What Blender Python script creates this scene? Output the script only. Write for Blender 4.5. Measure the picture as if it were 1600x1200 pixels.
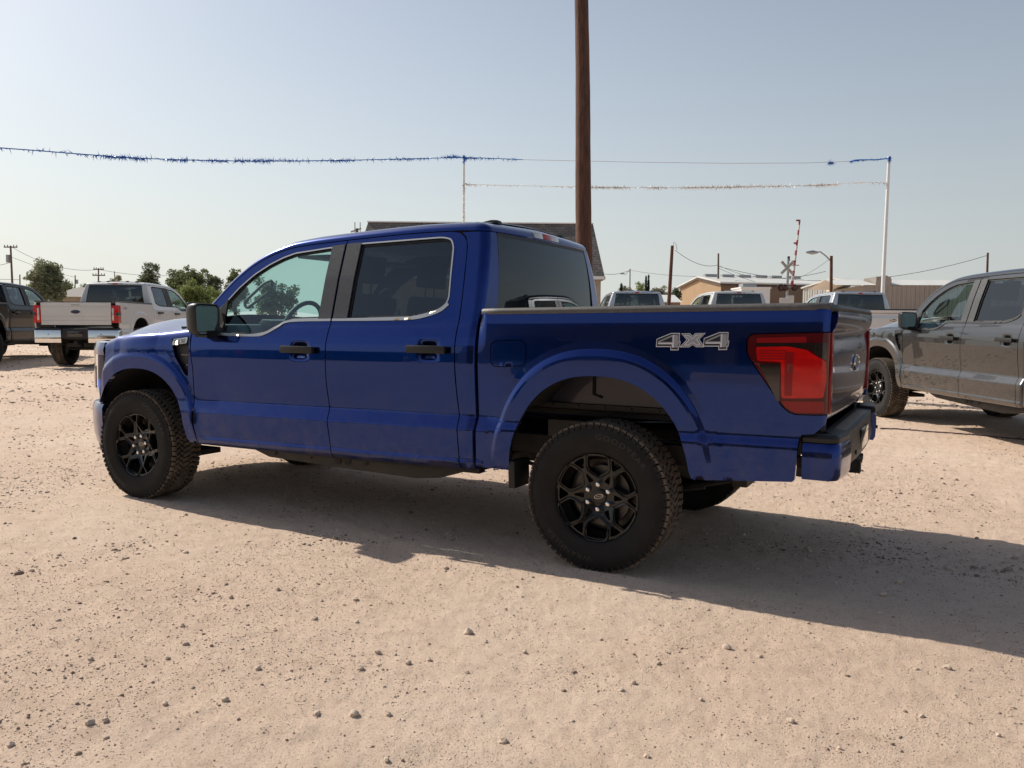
import bpy, bmesh, math, random
import numpy as np
from mathutils import Vector, Matrix
from mathutils.geometry import delaunay_2d_cdt
random.seed(7); RNG = np.random.default_rng(11)
for o in list(bpy.data.objects): bpy.data.objects.remove(o)
scn = bpy.context.scene
COL = scn.collection
# ------------------------------------------------------------------ camera
CAM = np.array([5.3698, -5.0546, 1.3316])
CR = np.array([0.88026, 0.47394, 0.00867]); CU = np.array([-0.0422, 0.0602, 0.9973]); CF = np.array([-0.4727, 0.87852, -0.07349])
CR /= np.linalg.norm(CR); CF -= CR*(CF@CR); CF /= np.linalg.norm(CF); CU = np.cross(CR, CF)
FPX = 1294.68
cd = bpy.data.cameras.new('camera'); cam = bpy.data.objects.new('camera', cd); COL.objects.link(cam)
cam.matrix_world = Matrix(((CR[0], CU[0], -CF[0], CAM[0]), (CR[1], CU[1], -CF[1], CAM[1]), (CR[2], CU[2], -CF[2], CAM[2]), (0, 0, 0, 1)))
cd.sensor_width = 36; cd.lens = FPX/1600*36; cd.clip_start = 0.05; cd.clip_end = 3000
scn.camera = cam
# ------------------------------------------------------------------ light
SUNV = np.array([-1.25, 0.15, 1.0]); SUNV /= np.linalg.norm(SUNV)
EL = math.asin(SUNV[2]); AZ = math.atan2(SUNV[0], SUNV[1])
SKY_S = 0.10; HAZE_K = 3.6; HAZE_M = 0.97
HZ = [(.43, .44, .43), (.60, .63, .62), (.74, .77, .745), (.81, .83, .78)]      # away from the sun ... towards it
w = bpy.data.worlds.new('World'); scn.world = w; w.use_nodes = True
nt = w.node_tree; nt.nodes.clear()
out = nt.nodes.new('ShaderNodeOutputWorld'); bg = nt.nodes.new('ShaderNodeBackground')
sky = nt.nodes.new('ShaderNodeTexSky'); sky.sky_type = 'NISHITA'; sky.sun_disc = False
sky.sun_elevation = EL; sky.sun_rotation = AZ; sky.altitude = 0; sky.air_density = 1.0; sky.dust_density = 3.2; sky.ozone_density = 1.5
sky.dust_density = 1.6
hs = nt.nodes.new('ShaderNodeHueSaturation'); hs.inputs['Saturation'].default_value = .88; hs.inputs['Value'].default_value = 1.12
nt.links.new(sky.outputs[0], hs.inputs['Color'])
# dusty air low over the horizon: pale towards the sun, greyer away from it
geo = nt.nodes.new('ShaderNodeTexCoord'); nrmz = nt.nodes.new('ShaderNodeVectorMath'); nrmz.operation = 'NORMALIZE'; nt.links.new(geo.outputs['Generated'], nrmz.inputs[0])
sx_ = nt.nodes.new('ShaderNodeSeparateXYZ'); nt.links.new(nrmz.outputs[0], sx_.inputs[0])
def mth(op, a, b=None, clamp=False):
    n = nt.nodes.new('ShaderNodeMath'); n.operation = op; n.use_clamp = clamp
    for i, v in enumerate((a, b)):
        if v is None: continue
        if isinstance(v, (int, float)): n.inputs[i].default_value = v
        else: nt.links.new(v, n.inputs[i])
    return n.outputs[0]
zpos = mth('MAXIMUM', sx_.outputs['Z'], 0.0)
hz = mth('MULTIPLY', mth('EXPONENT', mth('MULTIPLY', zpos, -HAZE_K)), HAZE_M)
dot = nt.nodes.new('ShaderNodeVectorMath'); dot.operation = 'DOT_PRODUCT'; nt.links.new(nrmz.outputs[0], dot.inputs[0]); sh = np.array([SUNV[0], SUNV[1], 0]); sh /= np.linalg.norm(sh); dot.inputs[1].default_value = tuple(sh)
az_ = mth('MULTIPLY_ADD', dot.outputs['Value'], .5); az_.node.inputs[2].default_value = .5
hr_ = nt.nodes.new('ShaderNodeValToRGB'); e = hr_.color_ramp.elements
e[0].position = .0; e[0].color = (*HZ[0], 1); e[1].position = 1; e[1].color = (*HZ[3], 1)
for p_, c_ in ((.55, HZ[1]), (.80, HZ[2])):
    q = e.new(p_); q.color = (*c_, 1)
nt.links.new(az_, hr_.inputs[0])
sc_ = nt.nodes.new('ShaderNodeVectorMath'); sc_.operation = 'SCALE'; nt.links.new(hr_.outputs[0], sc_.inputs[0]); sc_.inputs['Scale'].default_value = 1/SKY_S
mx_ = nt.nodes.new('ShaderNodeMix'); mx_.data_type = 'RGBA'; nt.links.new(hz, mx_.inputs[0]); nt.links.new(hs.outputs[0], mx_.inputs[6]); nt.links.new(sc_.outputs[0], mx_.inputs[7])
nt.links.new(mx_.outputs[2], bg.inputs[0]); nt.links.new(bg.outputs[0], out.inputs[0])
bg.inputs[1].default_value = SKY_S
sd = bpy.data.lights.new('sun', 'SUN'); sd.energy = 4.75; sd.angle = math.radians(0.53); sd.color = (1.0, 0.93, 0.82)
so = bpy.data.objects.new('sun', sd); COL.objects.link(so)
so.rotation_euler = Vector(-SUNV).to_track_quat('-Z', 'Y').to_euler()
scn.view_settings.view_transform = 'Standard'; scn.view_settings.look = 'None'
scn.view_settings.gamma = 1; scn.view_settings.exposure = 0.0
try: scn.view_settings.use_curve_mapping = False
except Exception: pass

# ------------------------------------------------------------------ helpers
def ray(px, py):
    return CF + CR*(px-800)/FPX + CU*(600-py)/FPX
def at_depth(px, py, d):                 # world point seen at a photograph position, d metres ahead
    return CAM + ray(px, py)*d
def depth_of(x, y): return (x-CAM[0])*CF[0]+(y-CAM[1])*CF[1]
def sstep(a, b, v):
    t = np.clip((v-a)/(b-a), 0, 1); return t*t*(3-2*t)
def gz(x, y):
    x = np.asarray(x, float); y = np.asarray(y, float)
    d = depth_of(x, y)
    g = 0.034*np.log1p(np.exp((np.minimum(d, 200)-8.8)*2.2))/2.2
    g = 0.48*np.tanh(g/0.48)
    return g*(1-0.34*sstep(-5, -15, x))
def gzf(x, y): return float(gz(x, y))

def M(name, col=(.5, .5, .5), rough=.5, metal=0., coat=0., spec=.5, coat_rough=.03, emit=None, ior=1.5):
    m = bpy.data.materials.new(name); m.use_nodes = True
    b = m.node_tree.nodes['Principled BSDF']
    b.inputs['Base Color'].default_value = (*col, 1); b.inputs['Roughness'].default_value = rough
    b.inputs['Metallic'].default_value = metal; b.inputs['Coat Weight'].default_value = coat
    b.inputs['Coat Roughness'].default_value = coat_rough; b.inputs['Specular IOR Level'].default_value = spec
    b.inputs['IOR'].default_value = ior
    return m
def N(m, typ, **kw):
    n = m.node_tree.nodes.new(typ)
    for k, v in kw.items():
        if k in n.inputs: n.inputs[k].default_value = v
        else: setattr(n, k, v)
    return n
def lk(m, a, b): m.node_tree.links.new(a, b)
def noisy(m, scale=5, amount=.25, detail=6, bump=0., bscale=None, stretch=None, c2=None, rough_var=0.):
    """break a flat colour up with object-space noise, plus fine relief"""
    b = m.node_tree.nodes['Principled BSDF']; c = tuple(b.inputs['Base Color'].default_value)
    tc = N(m, 'ShaderNodeTexCoord'); mp = N(m, 'ShaderNodeMapping'); lk(m, tc.outputs['Object'], mp.inputs[0])
    if stretch: mp.inputs['Scale'].default_value = stretch
    no = N(m, 'ShaderNodeTexNoise'); no.inputs['Scale'].default_value = scale; no.inputs['Detail'].default_value = detail
    no.inputs['Roughness'].default_value = .62
    lk(m, mp.outputs[0], no.inputs['Vector'])
    cr = N(m, 'ShaderNodeValToRGB'); e = cr.color_ramp.elements
    e[0].position = .3; e[1].position = .7
    e[0].color = (*[v*(1-amount) for v in c[:3]], 1) if c2 is None else (*c2, 1)
    e[1].color = (*[min(1, v*(1+amount)) for v in c[:3]], 1) if c2 is None else c
    lk(m, no.outputs[0], cr.inputs[0]); lk(m, cr.outputs[0], b.inputs['Base Color'])
    if rough_var:
        mr = N(m, 'ShaderNodeMapRange'); r = b.inputs['Roughness'].default_value
        mr.inputs['To Min'].default_value = max(0, r-rough_var); mr.inputs['To Max'].default_value = min(1, r+rough_var)
        lk(m, no.outputs[0], mr.inputs[0]); lk(m, mr.outputs[0], b.inputs['Roughness'])
    if bump:
        n2 = N(m, 'ShaderNodeTexNoise'); n2.inputs['Scale'].default_value = bscale or scale*6; n2.inputs['Detail'].default_value = 4
        lk(m, mp.outputs[0], n2.inputs['Vector'])
        bp = N(m, 'ShaderNodeBump'); bp.inputs['Strength'].default_value = 1; bp.inputs['Distance'].default_value = bump
        lk(m, n2.outputs[0], bp.inputs['Height']); lk(m, bp.outputs[0], b.inputs['Normal'])
    return m
def glass(name, tint, rough=0.0):
    m = bpy.data.materials.new(name); m.use_nodes = True; t = m.node_tree; t.nodes.clear()
    o = t.nodes.new('ShaderNodeOutputMaterial'); mx = t.nodes.new('ShaderNodeMixShader')
    tr = t.nodes.new('ShaderNodeBsdfTransparent'); tr.inputs[0].default_value = (*tint, 1)
    gl = t.nodes.new('ShaderNodeBsdfGlossy'); gl.inputs['Roughness'].default_value = rough; gl.inputs[0].default_value = (.84, .92, 1, 1)
    lw = t.nodes.new('ShaderNodeLayerWeight'); lw.inputs[0].default_value = .5       # Schlick, the same from both sides of the pane
    pw = t.nodes.new('ShaderNodeMath'); pw.operation = 'POWER'; t.links.new(lw.outputs['Facing'], pw.inputs[0]); pw.inputs[1].default_value = 5
    fr = t.nodes.new('ShaderNodeMath'); fr.operation = 'MULTIPLY_ADD'; t.links.new(pw.outputs[0], fr.inputs[0]); fr.inputs[1].default_value = .93; fr.inputs[2].default_value = .07
    t.links.new(fr.outputs[0], mx.inputs[0]); t.links.new(tr.outputs[0], mx.inputs[1]); t.links.new(gl.outputs[0], mx.inputs[2])
    t.links.new(mx.outputs[0], o.inputs[0]); return m

WARP = None
def mk(name, V, F, mat, parent=None, smooth=True, nrm=None, world=None, warp=True, kind=None):
    V = np.asarray(V, float)
    if WARP is not None and warp: V = WARP(V)
    me = bpy.data.meshes.new(name); me.from_pydata(V.tolist(), [], [list(f) for f in F]); me.materials.append(mat)
    if smooth: me.polygons.foreach_set('use_smooth', [True]*len(me.polygons))
    if nrm is not None: me.normals_split_custom_set([tuple(n) for n in nrm])
    me.update()
    o = bpy.data.objects.new(name, me); COL.objects.link(o)
    if parent is not None: o.parent = parent
    if kind: o['kind'] = kind
    return o
def sharp(o, deg=35):
    me = o.data
    me.polygons.foreach_set('use_smooth', [True]*len(me.polygons))
    try: me.set_sharp_from_angle(angle=math.radians(deg))
    except Exception: pass
    return o
def empty(name, loc=(0, 0, 0), rz=0):
    o = bpy.data.objects.new(name, None); COL.objects.link(o); o.location = loc; o.rotation_euler = (0, 0, rz); o.empty_display_size = .2
    return o
def tag(o, label, cat, group=None, kind=None):
    if label: o['label'] = label
    if cat: o['category'] = cat
    if group: o['group'] = group
    if kind: o['kind'] = kind
    return o
class MB:                                  # collects simple solids into one mesh
    def __init__(s): s.V = []; s.F = []; s.n = 0
    def add(s, V, F):
        V = np.asarray(V, float); s.V.append(V); s.F += [[i+s.n for i in f] for f in F]; s.n += len(V); return s
    def box(s, lo, hi, R=None, c=None):
        x0, y0, z0 = lo; x1, y1, z1 = hi
        V = np.array([(x0, y0, z0), (x1, y0, z0), (x1, y1, z0), (x0, y1, z0), (x0, y0, z1), (x1, y0, z1), (x1, y1, z1), (x0, y1, z1)], float)
        if R is not None: V = (V-np.array(c))@np.array(R).T+np.array(c)
        return s.add(V, [(0, 3, 2, 1), (4, 5, 6, 7), (0, 1, 5, 4), (1, 2, 6, 5), (2, 3, 7, 6), (3, 0, 4, 7)])
    def tube(s, P, r, n=8, cap=True):
        P = np.asarray(P, float); r = np.broadcast_to(np.asarray(r, float), (len(P),)); rings = []
        up = None
        for i in range(len(P)):
            t = P[min(i+1, len(P)-1)]-P[max(i-1, 0)]; t = t/(np.linalg.norm(t)+1e-9)
            if up is None:
                a = np.array([0, 0, 1.]) if abs(t[2]) < .9 else np.array([1., 0, 0])
                up = np.cross(t, a)
            up = up-t*(up@t); up /= np.linalg.norm(up)+1e-9
            b = np.cross(t, up); an = np.linspace(0, 2*math.pi, n, endpoint=False)
            rings.append(P[i]+r[i]*(np.cos(an)[:, None]*up+np.sin(an)[:, None]*b))
        V = np.concatenate(rings); F = []
        for i in range(len(P)-1):
            for j in range(n):
                F.append((i*n+j, i*n+(j+1) % n, (i+1)*n+(j+1) % n, (i+1)*n+j))
        if cap: F.append(tuple(range(n))[::-1]); F.append(tuple((len(P)-1)*n+k for k in range(n)))
        return s.add(V, F)
    def prism(s, poly, a, b, axis='y'):     # 2D polygon extruded between a and b
        n = len(poly); P = np.asarray(poly, float)
        def mkv(t):
            if axis == 'y': return np.stack([P[:, 0], np.full(n, t), P[:, 1]], 1)
            if axis == 'x': return np.stack([np.full(n, t), P[:, 0], P[:, 1]], 1)
            return np.stack([P[:, 0], P[:, 1], np.full(n, t)], 1)
        V = np.concatenate([mkv(a), mkv(b)])
        F = [tuple(range(n))[::-1], tuple(range(n, 2*n))]+[(i, (i+1) % n, n+(i+1) % n, n+i) for i in range(n)]
        return s.add(V, F)
    def grid(s, G, closed_v=False):
        G = np.asarray(G, float); a, b = G.shape[:2]
        F = [(i*b+j, i*b+(j+1) % b, (i+1)*b+(j+1) % b, (i+1)*b+j) for i in range(a-1) for j in range(b if closed_v else b-1)]
        return s.add(G.reshape(-1, 3), F)
    def build(s, name, mat, parent=None, smooth=False, bevel=0, warp=True, ang=35, kind=None, flip=False):
        V = np.concatenate(s.V)
        F = s.F
        o = mk(name, V, F, mat, parent, smooth=False, warp=warp, kind=kind)
        bm = bmesh.new(); bm.from_mesh(o.data)
        bmesh.ops.recalc_face_normals(bm, faces=bm.faces)
        if bevel:
            es = [e for e in bm.edges if len(e.link_faces) == 2 and e.calc_face_angle(0) > .6]
            bmesh.ops.bevel(bm, geom=es, offset=bevel, segments=2, profile=.6, affect='EDGES', clamp_overlap=True)
        bm.to_mesh(o.data); bm.free()
        if smooth or bevel: sharp(o, ang)
        return o
def rotm(ax, ang):
    return np.array(Matrix.Rotation(ang, 3, ax))
def inside(poly, pts):
    poly = np.asarray(poly); x, y = pts[:, 0], pts[:, 1]; r = np.zeros(len(pts), bool)
    a = poly; b = np.roll(poly, -1, 0)
    for (x0, y0), (x1, y1) in zip(a, b):
        c = ((y0 > y) != (y1 > y)) & (x < (x1-x0)*(y-y0)/((y1-y0) if y1 != y0 else 1e-12)+x0)
        r ^= c
    return r
def dist_seg(poly, pts):
    a = np.asarray(poly); b = np.roll(a, -1, 0); d = np.full(len(pts), 1e9)
    for p, q in zip(a, b):
        v = q-p; L = v@v+1e-12; t = np.clip(((pts-p)@v)/L, 0, 1); d = np.minimum(d, np.linalg.norm(pts-p-t[:, None]*v, axis=1))
    return d
def resamp(poly, res, closed=True):
    poly = [np.array(p, float) for p in poly]; o = []
    n = len(poly)
    for i in range(n if closed else n-1):
        p, q = poly[i], poly[(i+1) % n]; k = max(1, int(math.ceil(np.linalg.norm(q-p)/res)))
        for j in range(k): o.append(p+(q-p)*j/k)
    if not closed: o.append(poly[-1])
    return np.array(o)
def rnd(poly, r, seg=4):                    # round the corners of a polygon
    P = [np.array(p, float) for p in poly]; n = len(P); o = []
    rr = r if hasattr(r, '__len__') else [r]*n
    for i in range(n):
        a, b, c = P[i-1], P[i], P[(i+1) % n]; u = a-b; v = c-b; lu = np.linalg.norm(u); lv = np.linalg.norm(v)
        d = min(rr[i], lu*.48, lv*.48)
        if d < 1e-5: o.append(b); continue
        p, q = b+u/lu*d, b+v/lv*d
        for k in range(seg+1):
            t = k/seg; o.append((1-t)**2*p+2*t*(1-t)*b+t*t*q)
    return np.array(o)
def spline(pts, m=6):                       # catmull-rom through open points
    P = np.array(pts, float); P = np.vstack([2*P[0]-P[1], P, 2*P[-1]-P[-2]]); o = []
    for i in range(1, len(P)-2):
        for k in range(m):
            t = k/m; a, b, c, d = P[i-1:i+3]
            o.append(.5*((2*b)+(-a+c)*t+(2*a-5*b+4*c-d)*t*t+(-a+3*b-3*c+d)*t**3))
    o.append(P[-2]); return np.array(o)
def panel(name, outline, surf, mat, parent, holes=(), res=.03, flange=.018, off=0., side=-1, warp=True, edge=.02, outward=None, resz=None, extra=None, keep=None):
    """a sheet cut to an outline on the surface surf(u, v), its edges turned inwards"""
    loops = [resamp(outline, edge)]+[resamp(h, edge) for h in holes]
    pts = []; ed = []; n = 0
    for L in loops:
        pts.append(L); k = len(L); ed += [(n+i, n+(i+1) % k) for i in range(k)]; n += k
    lo = loops[0].min(0); hi = loops[0].max(0)
    gx, gy = np.meshgrid(np.arange(lo[0]+res/2, hi[0], res), np.arange(lo[1]+res/2, hi[1], resz or res*.9))
    if not resz: gx[1::2] += res/2
    G = np.stack([gx.ravel(), gy.ravel()], 1)
    if keep is not None: G = G[keep(G)]
    if extra is not None: G = np.concatenate([G, extra])
    ok = inside(loops[0], G)
    for h in loops[1:]: ok &= ~inside(h, G)
    G = G[ok]
    if len(G):
        d = np.min([dist_seg(L, G) for L in loops], 0); G = G[d > edge*.55]
    A = np.concatenate(pts+[G]) if len(G) else np.concatenate(pts)
    r = delaunay_2d_cdt([Vector(p) for p in A], ed, [], 0, 1e-6)
    U = np.array([tuple(p) for p in r[0]]); T = np.array([f for f in r[2]])
    c = U[T].mean(1); ok = inside(loops[0], c)
    for h in loops[1:]: ok &= ~inside(h, c)
    T = T[ok]
    e = 1e-3
    P = surf(U[:, 0], U[:, 1]); Pu = surf(U[:, 0]+e, U[:, 1])-surf(U[:, 0]-e, U[:, 1]); Pv = surf(U[:, 0], U[:, 1]+e)-surf(U[:, 0], U[:, 1]-e)
    Nn = np.cross(Pu, Pv); Nn /= np.linalg.norm(Nn, axis=1)[:, None]+1e-12
    if outward is None: sgn = 1 if Nn[:, 1].mean()*(-1) > 0 else -1       # built on the left side: outward is -y
    else: sgn = 1 if (Nn@np.array(outward)).mean() > 0 else -1
    Nn = Nn*sgn; P = P+Nn*off
    tri = P[T]; tn = np.cross(tri[:, 1]-tri[:, 0], tri[:, 2]-tri[:, 0])
    fl = (tn*Nn[T[:, 0]]).sum(1) < 0; T[fl] = T[fl][:, ::-1]
    cnt = {}
    for t in T:
        for a, b in ((t[0], t[1]), (t[1], t[2]), (t[2], t[0])): cnt[(a, b)] = 1
    be = [(a, b) for (a, b) in cnt if (b, a) not in cnt]
    F = [tuple(t) for t in T]; NL = [Nn[i] for t in T for i in t]
    V = [P]
    if flange:
        idx = sorted({i for x in be for i in x}); mp = {v: len(P)+k for k, v in enumerate(idx)}
        V.append(P[idx]-Nn[idx]*flange)
        VV = np.concatenate(V)
        for a, b in be:
            f = (b, a, mp[a], mp[b]); F.append(f)
            q = np.cross(VV[f[1]]-VV[f[0]], VV[f[2]]-VV[f[1]]); q /= np.linalg.norm(q)+1e-12
            NL += [q]*4
    VV = np.concatenate(V); NL = np.array(NL)
    if side > 0:
        VV = VV*np.array([1, -1, 1]); NL = NL*np.array([1, -1, 1]); k = 0; F2 = []; N2 = []
        for f in F:
            m = len(f); F2.append(tuple(f[::-1])); N2 += list(NL[k:k+m][::-1]); k += m
        F, NL = F2, N2
    return mk(name, VV, F, mat, parent, nrm=NL, warp=warp)
def text_mesh(s, size=1., shear=0., spacing=1., res=3):
    cu = bpy.data.curves.new('t', 'FONT'); cu.body = s; cu.size = size; cu.shear = shear; cu.space_character = spacing; cu.resolution_u = res
    cu.align_x = 'CENTER'; cu.align_y = 'CENTER'
    o = bpy.data.objects.new('t', cu); COL.objects.link(o)
    dg = bpy.context.evaluated_depsgraph_get(); dg.update(); me = o.evaluated_get(dg).to_mesh()
    V = np.array([v.co[:] for v in me.vertices]); F = [tuple(p.vertices) for p in me.polygons]
    o.evaluated_get(dg).to_mesh_clear(); bpy.data.objects.remove(o); bpy.data.curves.remove(cu)
    return V[:, :2], F

# ------------------------------------------------------------------ materials
def paint(name, col, metal=.5, rough=.34, coat=.85):
    m = M(name, col, rough=rough, metal=metal, coat=coat, coat_rough=.015)
    # thin film of road dust, thicker towards the sills
    b = m.node_tree.nodes['Principled BSDF']; o = m.node_tree.nodes['Material Output']
    tc = N(m, 'ShaderNodeTexCoord'); sp = N(m, 'ShaderNodeSeparateXYZ'); lk(m, tc.outputs['Object'], sp.inputs[0])
    mr = N(m, 'ShaderNodeMapRange'); mr.inputs['From Min'].default_value = .42; mr.inputs['From Max'].default_value = .95; mr.inputs['To Min'].default_value = .13; mr.inputs['To Max'].default_value = .008; lk(m, sp.outputs['Z'], mr.inputs[0])
    no = N(m, 'ShaderNodeTexNoise'); no.inputs['Scale'].default_value = 9; no.inputs['Detail'].default_value = 8; no.inputs['Roughness'].default_value = .7; lk(m, tc.outputs['Object'], no.inputs['Vector'])
    cr = N(m, 'ShaderNodeValToRGB'); cr.color_ramp.elements[0].position = .38; cr.color_ramp.elements[1].position = .66; lk(m, no.outputs[0], cr.inputs[0])
    mu = N(m, 'ShaderNodeMath', operation='MULTIPLY'); lk(m, mr.outputs[0], mu.inputs[0]); lk(m, cr.outputs[0], mu.inputs[1])
    df = N(m, 'ShaderNodeBsdfDiffuse'); df.inputs[0].default_value = (.42, .33, .25, 1); mx = N(m, 'ShaderNodeMixShader')
    lk(m, mu.outputs[0], mx.inputs[0]); lk(m, b.outputs[0], mx.inputs[1]); lk(m, df.outputs[0], mx.inputs[2]); lk(m, mx.outputs[0], o.inputs[0])
    return m
BLUE = paint('blue_paint', (.0008, .0245, .165), 1.0, .20, .62)
GREY = paint('grey_paint', (.060, .062, .067), .9, .26, 1.0)
WHITE = paint('white_paint', (.62, .62, .60), 0., .4)
SILVER = paint('silver_paint', (.50, .52, .55), .5, .32)
NAVY = paint('dark_blue_paint', (.003, .004, .007), 0.0, .2, .15)
NAVY.node_tree.nodes['Principled BSDF'].inputs['Specular IOR Level'].default_value = .15
BLACKP = paint('gloss_black', (.008, .008, .009), 0., .15)
PLASTIC = noisy(M('black_plastic', (.014, .014, .0145), .48, spec=.4), 60, .2, bump=.0006, bscale=500)
MIRC = noisy(M('mirror_casing', (.009, .009, .0095), .42, spec=.35), 60, .2, bump=.0004, bscale=500)
RAILP = noisy(M('rail_plastic', (.085, .08, .075), .55), 40, .2, bump=.0008, bscale=400)
PILLARM = noisy(M('pillar_film', (.05, .05, .051), .30), 90, .3, bump=.0012, bscale=240)
RUBBER = noisy(M('tyre_rubber', (.0165, .0155, .0150), .8, spec=.25), 9, .22, detail=8, bump=.0012, bscale=160)
TREADM = noisy(M('tread_rubber', (.20, .16, .125), .9, spec=.2), 10, .4, detail=8, c2=(.05, .042, .035), bump=.001, bscale=120)
LETTER = M('tyre_letter', (.026, .024, .023), .6)
RIMM = M('rim_black', (.005, .005, .0055), .25, coat=.4, coat_rough=.08, spec=.35)
RIMD = M('rim_barrel_black', (.003, .003, .003), .6, spec=.2)  # even matte black for the barrel inside the rim
CHROME = M('chrome', (.78, .77, .75), .08, metal=1)
SATIN = M('satin_trim', (.46, .445, .42), .33, metal=1)
STEEL = M('steel', (.10, .095, .09), .45, metal=.8)
DARK = noisy(M('underbody_black', (.012, .012, .012), .7), 8, .4)
FRAMEM = noisy(M('chassis_paint', (.035, .031, .026), .6), 9, .45, c2=(.014, .013, .012))
LINER = M('wheel_liner', (.010, .010, .011), .9)
INNERP = M('inner_bed_paint', (.012, .013, .030), .4, coat=.4)
G_FRONT = glass('tinted_front_glass', (.66, .84, .81))
G_PRIV = glass('privacy_glass', (.105, .118, .125))
G_REAR = glass('rear_privacy_glass', (.07, .075, .08))
G_MIRR = M('mirror_silver', (.62, .70, .70), .02, metal=1)
CABIN = noisy(M('cabin_fabric', (.035, .036, .038), .85), 30, .3)
CABINL = M('cabin_plastic', (.13, .14, .15), .6)
RED_D = M('lens_dark_red', (.075, .004, .006), .12, spec=.35)
RED_B = noisy(M('lens_bright_red', (.62, .006, .005), .12, spec=.5), 7, .5, stretch=(1, 1, 3), c2=(.40, .004, .004))
RED_M = M('lens_mid_red', (.24, .008, .010), .14, spec=.35)
SMOKE = M('lens_smoke', (.018, .012, .011), .08, coat=.5)
CLEARL = M('lens_clear', (.55, .53, .5), .12, coat=1, metal=.3)
AMBER = M('amber_lens', (.30, .10, .02), .15, coat=1)
WHITEF = M('white_film', (.62, .63, .66), .4)
GREYF = M('grey_film', (.28, .29, .32), .4)
BLACKF = M('black_film', (.01, .01, .014), .4)
EMBLUE = M('emblem_blue', (.01, .02, .09), .2, coat=1)
EMDARK = M('emblem_dark', (.02, .02, .026), .2, coat=1)

# ------------------------------------------------------------------ pickup surfaces (x back from the front axle, y right, z up)
ZG = np.arange(0.15, 2.3, .001)
def table(kn, sig=.007):
    k = np.array(kn); t = np.interp(ZG, k[:, 0], k[:, 1]); r = int(sig*3000)
    g = np.exp(-.5*(np.arange(-r, r+1)/1000/sig)**2); g /= g.sum()
    return np.convolve(np.pad(t, r, mode='edge'), g, 'valid')
UP = [(1.28, .951), (1.318, .933), (1.336, .928), (1.36, .920), (1.6, .853), (1.86, .765), (2.1, .68)]
T_LEDGE = table([(.30, .90), (.43, .94), (.47, .984), (.505, 1.004), (.525, .9965), (.56, .9985), (.693, 1.003), (.702, 1.0), (.765, .966), (.782, .964), (.90, .973), (1.0, .9805), (1.075, .984), (1.14, .9825), (1.18, .979), (1.23, .968)]+UP, .0035)
T_PLAIN = table([(.30, .90), (.43, .94), (.47, .984), (.51, .998), (.60, 1.0), (.72, .990), (.80, .9835), (.95, .9840), (1.075, .986), (1.15, .983), (1.22, .971)]+UP, .012)
T_BED = table([(.30, .90), (.43, .94), (.50, .975), (.53, .985), (.60, .9895), (.705, .991), (.715, .989), (.75, .974), (.76, .973), (.85, .978), (1.0, .9835), (1.10, .984), (1.20, .9815), (1.30, .975), (1.36, .966), (1.40, .955), (2.1, .93)], .008)
PLX = np.array([-.95, -.93, -.89, -.83, -.75, -.65, -.55, -.45, -.35, -.22, 0]); PLY = np.array([-.99, -.74, -.53, -.345, -.23, -.148, -.088, -.040, -.014, -.003, 0])
ARCH_F = (.05, .40, .52, .575); ARCH_R = (3.69, .42, .525, .635)
def arch_g(x, z, A):
    cx, cz, a, b = A
    return (np.abs((x-cx)/a)**2.3+np.abs(np.maximum(z-cz, -.02)/b)**2.3)**(1/2.3)
FLX = np.array([-.2, 0, .085, .10, .112, .128, .16, .2, 9]); FLY = np.array([.015, .0175, .020, .018, .012, .0032, .0006, 0, 0])
def yS(x, z):
    x = np.asarray(x, float); z = np.asarray(z, float); zz = z-.012*(x-1.2)
    L = np.interp(x, [.56, .66, .84, 3.02, 3.16], [.12, .3, 1, 1, .25])
    y = L*np.interp(zz, ZG, T_LEDGE)+(1-L)*np.interp(zz, ZG, T_PLAIN)
    bd = sstep(2.93, 3.0, x); L2 = sstep(3.0, 3.16, x)
    yb = np.interp(zz, ZG, T_BED); up = sstep(1.02, 1.12, zz)
    wgt = bd*(up+(1-up)*L2)
    y = y*(1-wgt)+yb*wgt
    for A in (ARCH_F, ARCH_R):
        d = (arch_g(x, z, A)-1)*.58; near = sstep(1.0, .8, np.abs(x-A[0]))
        base = np.interp(d, FLX, FLY)
        y = y+base*near*sstep(.47, .62, z)
    y = y+np.interp(x, PLX, PLY)
    t = np.clip((x-4.785)/.058, 0, .97); y = y-.055*(1-np.sqrt(1-t*t))
    for hx, hz in ((1.615, 1.142), (2.615, 1.166)):                  # scoops behind the door handles
        y = y-.020*np.exp(-(((x-hx)/.062)**4+((z-hz)/.050)**4))
    return y
def s_side(u, v): return np.stack([u, -yS(u, v), v], 1)
ZFX = [-.95, -.60, -.42, -.23, 0, .25, .62]; ZFZ = [1.02, 1.115, 1.158, 1.214, 1.235, 1.25, 1.285]
def s_fender(u, v):
    zf = np.interp(u, ZFX, ZFZ); th = np.clip((v-1.08)/.25, 0, 1)*math.pi/2
    y0 = yS(u, np.minimum(v, 1.08)); yi = y0-.125; n = 2/3.0
    c = np.clip(np.cos(th), 0, 1)**n; s = np.clip(np.sin(th), 0, 1)**n
    hi = v > 1.08
    y = np.where(hi, yi+(y0-yi)*c, y0); z = np.where(hi, 1.08+(zf-1.08)*s, v)
    return np.stack([u, -y, z], 1)
XB = lambda z: np.interp(z, [.4, 1.3, 1.45, 1.55, 1.65, 1.76, 1.875], [2.942, 2.938, 2.936, 2.932, 2.924, 2.910, 2.888])
RC = .055
def s_corner(u, v):
    xb = XB(v); t = u-(xb-RC); q = RC*math.pi/2; ys = yS(np.minimum(u, 2.90), v)
    a = np.clip(t/RC, 0, math.pi/2); ext = np.maximum(t-q, 0)
    x = np.where(t < 0, u, xb-RC+RC*np.sin(a)); y = np.where(t < 0, ys, ys-RC*(1-np.cos(a))-ext)
    return np.stack([x+ext*.06, -y, v], 1)
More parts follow.
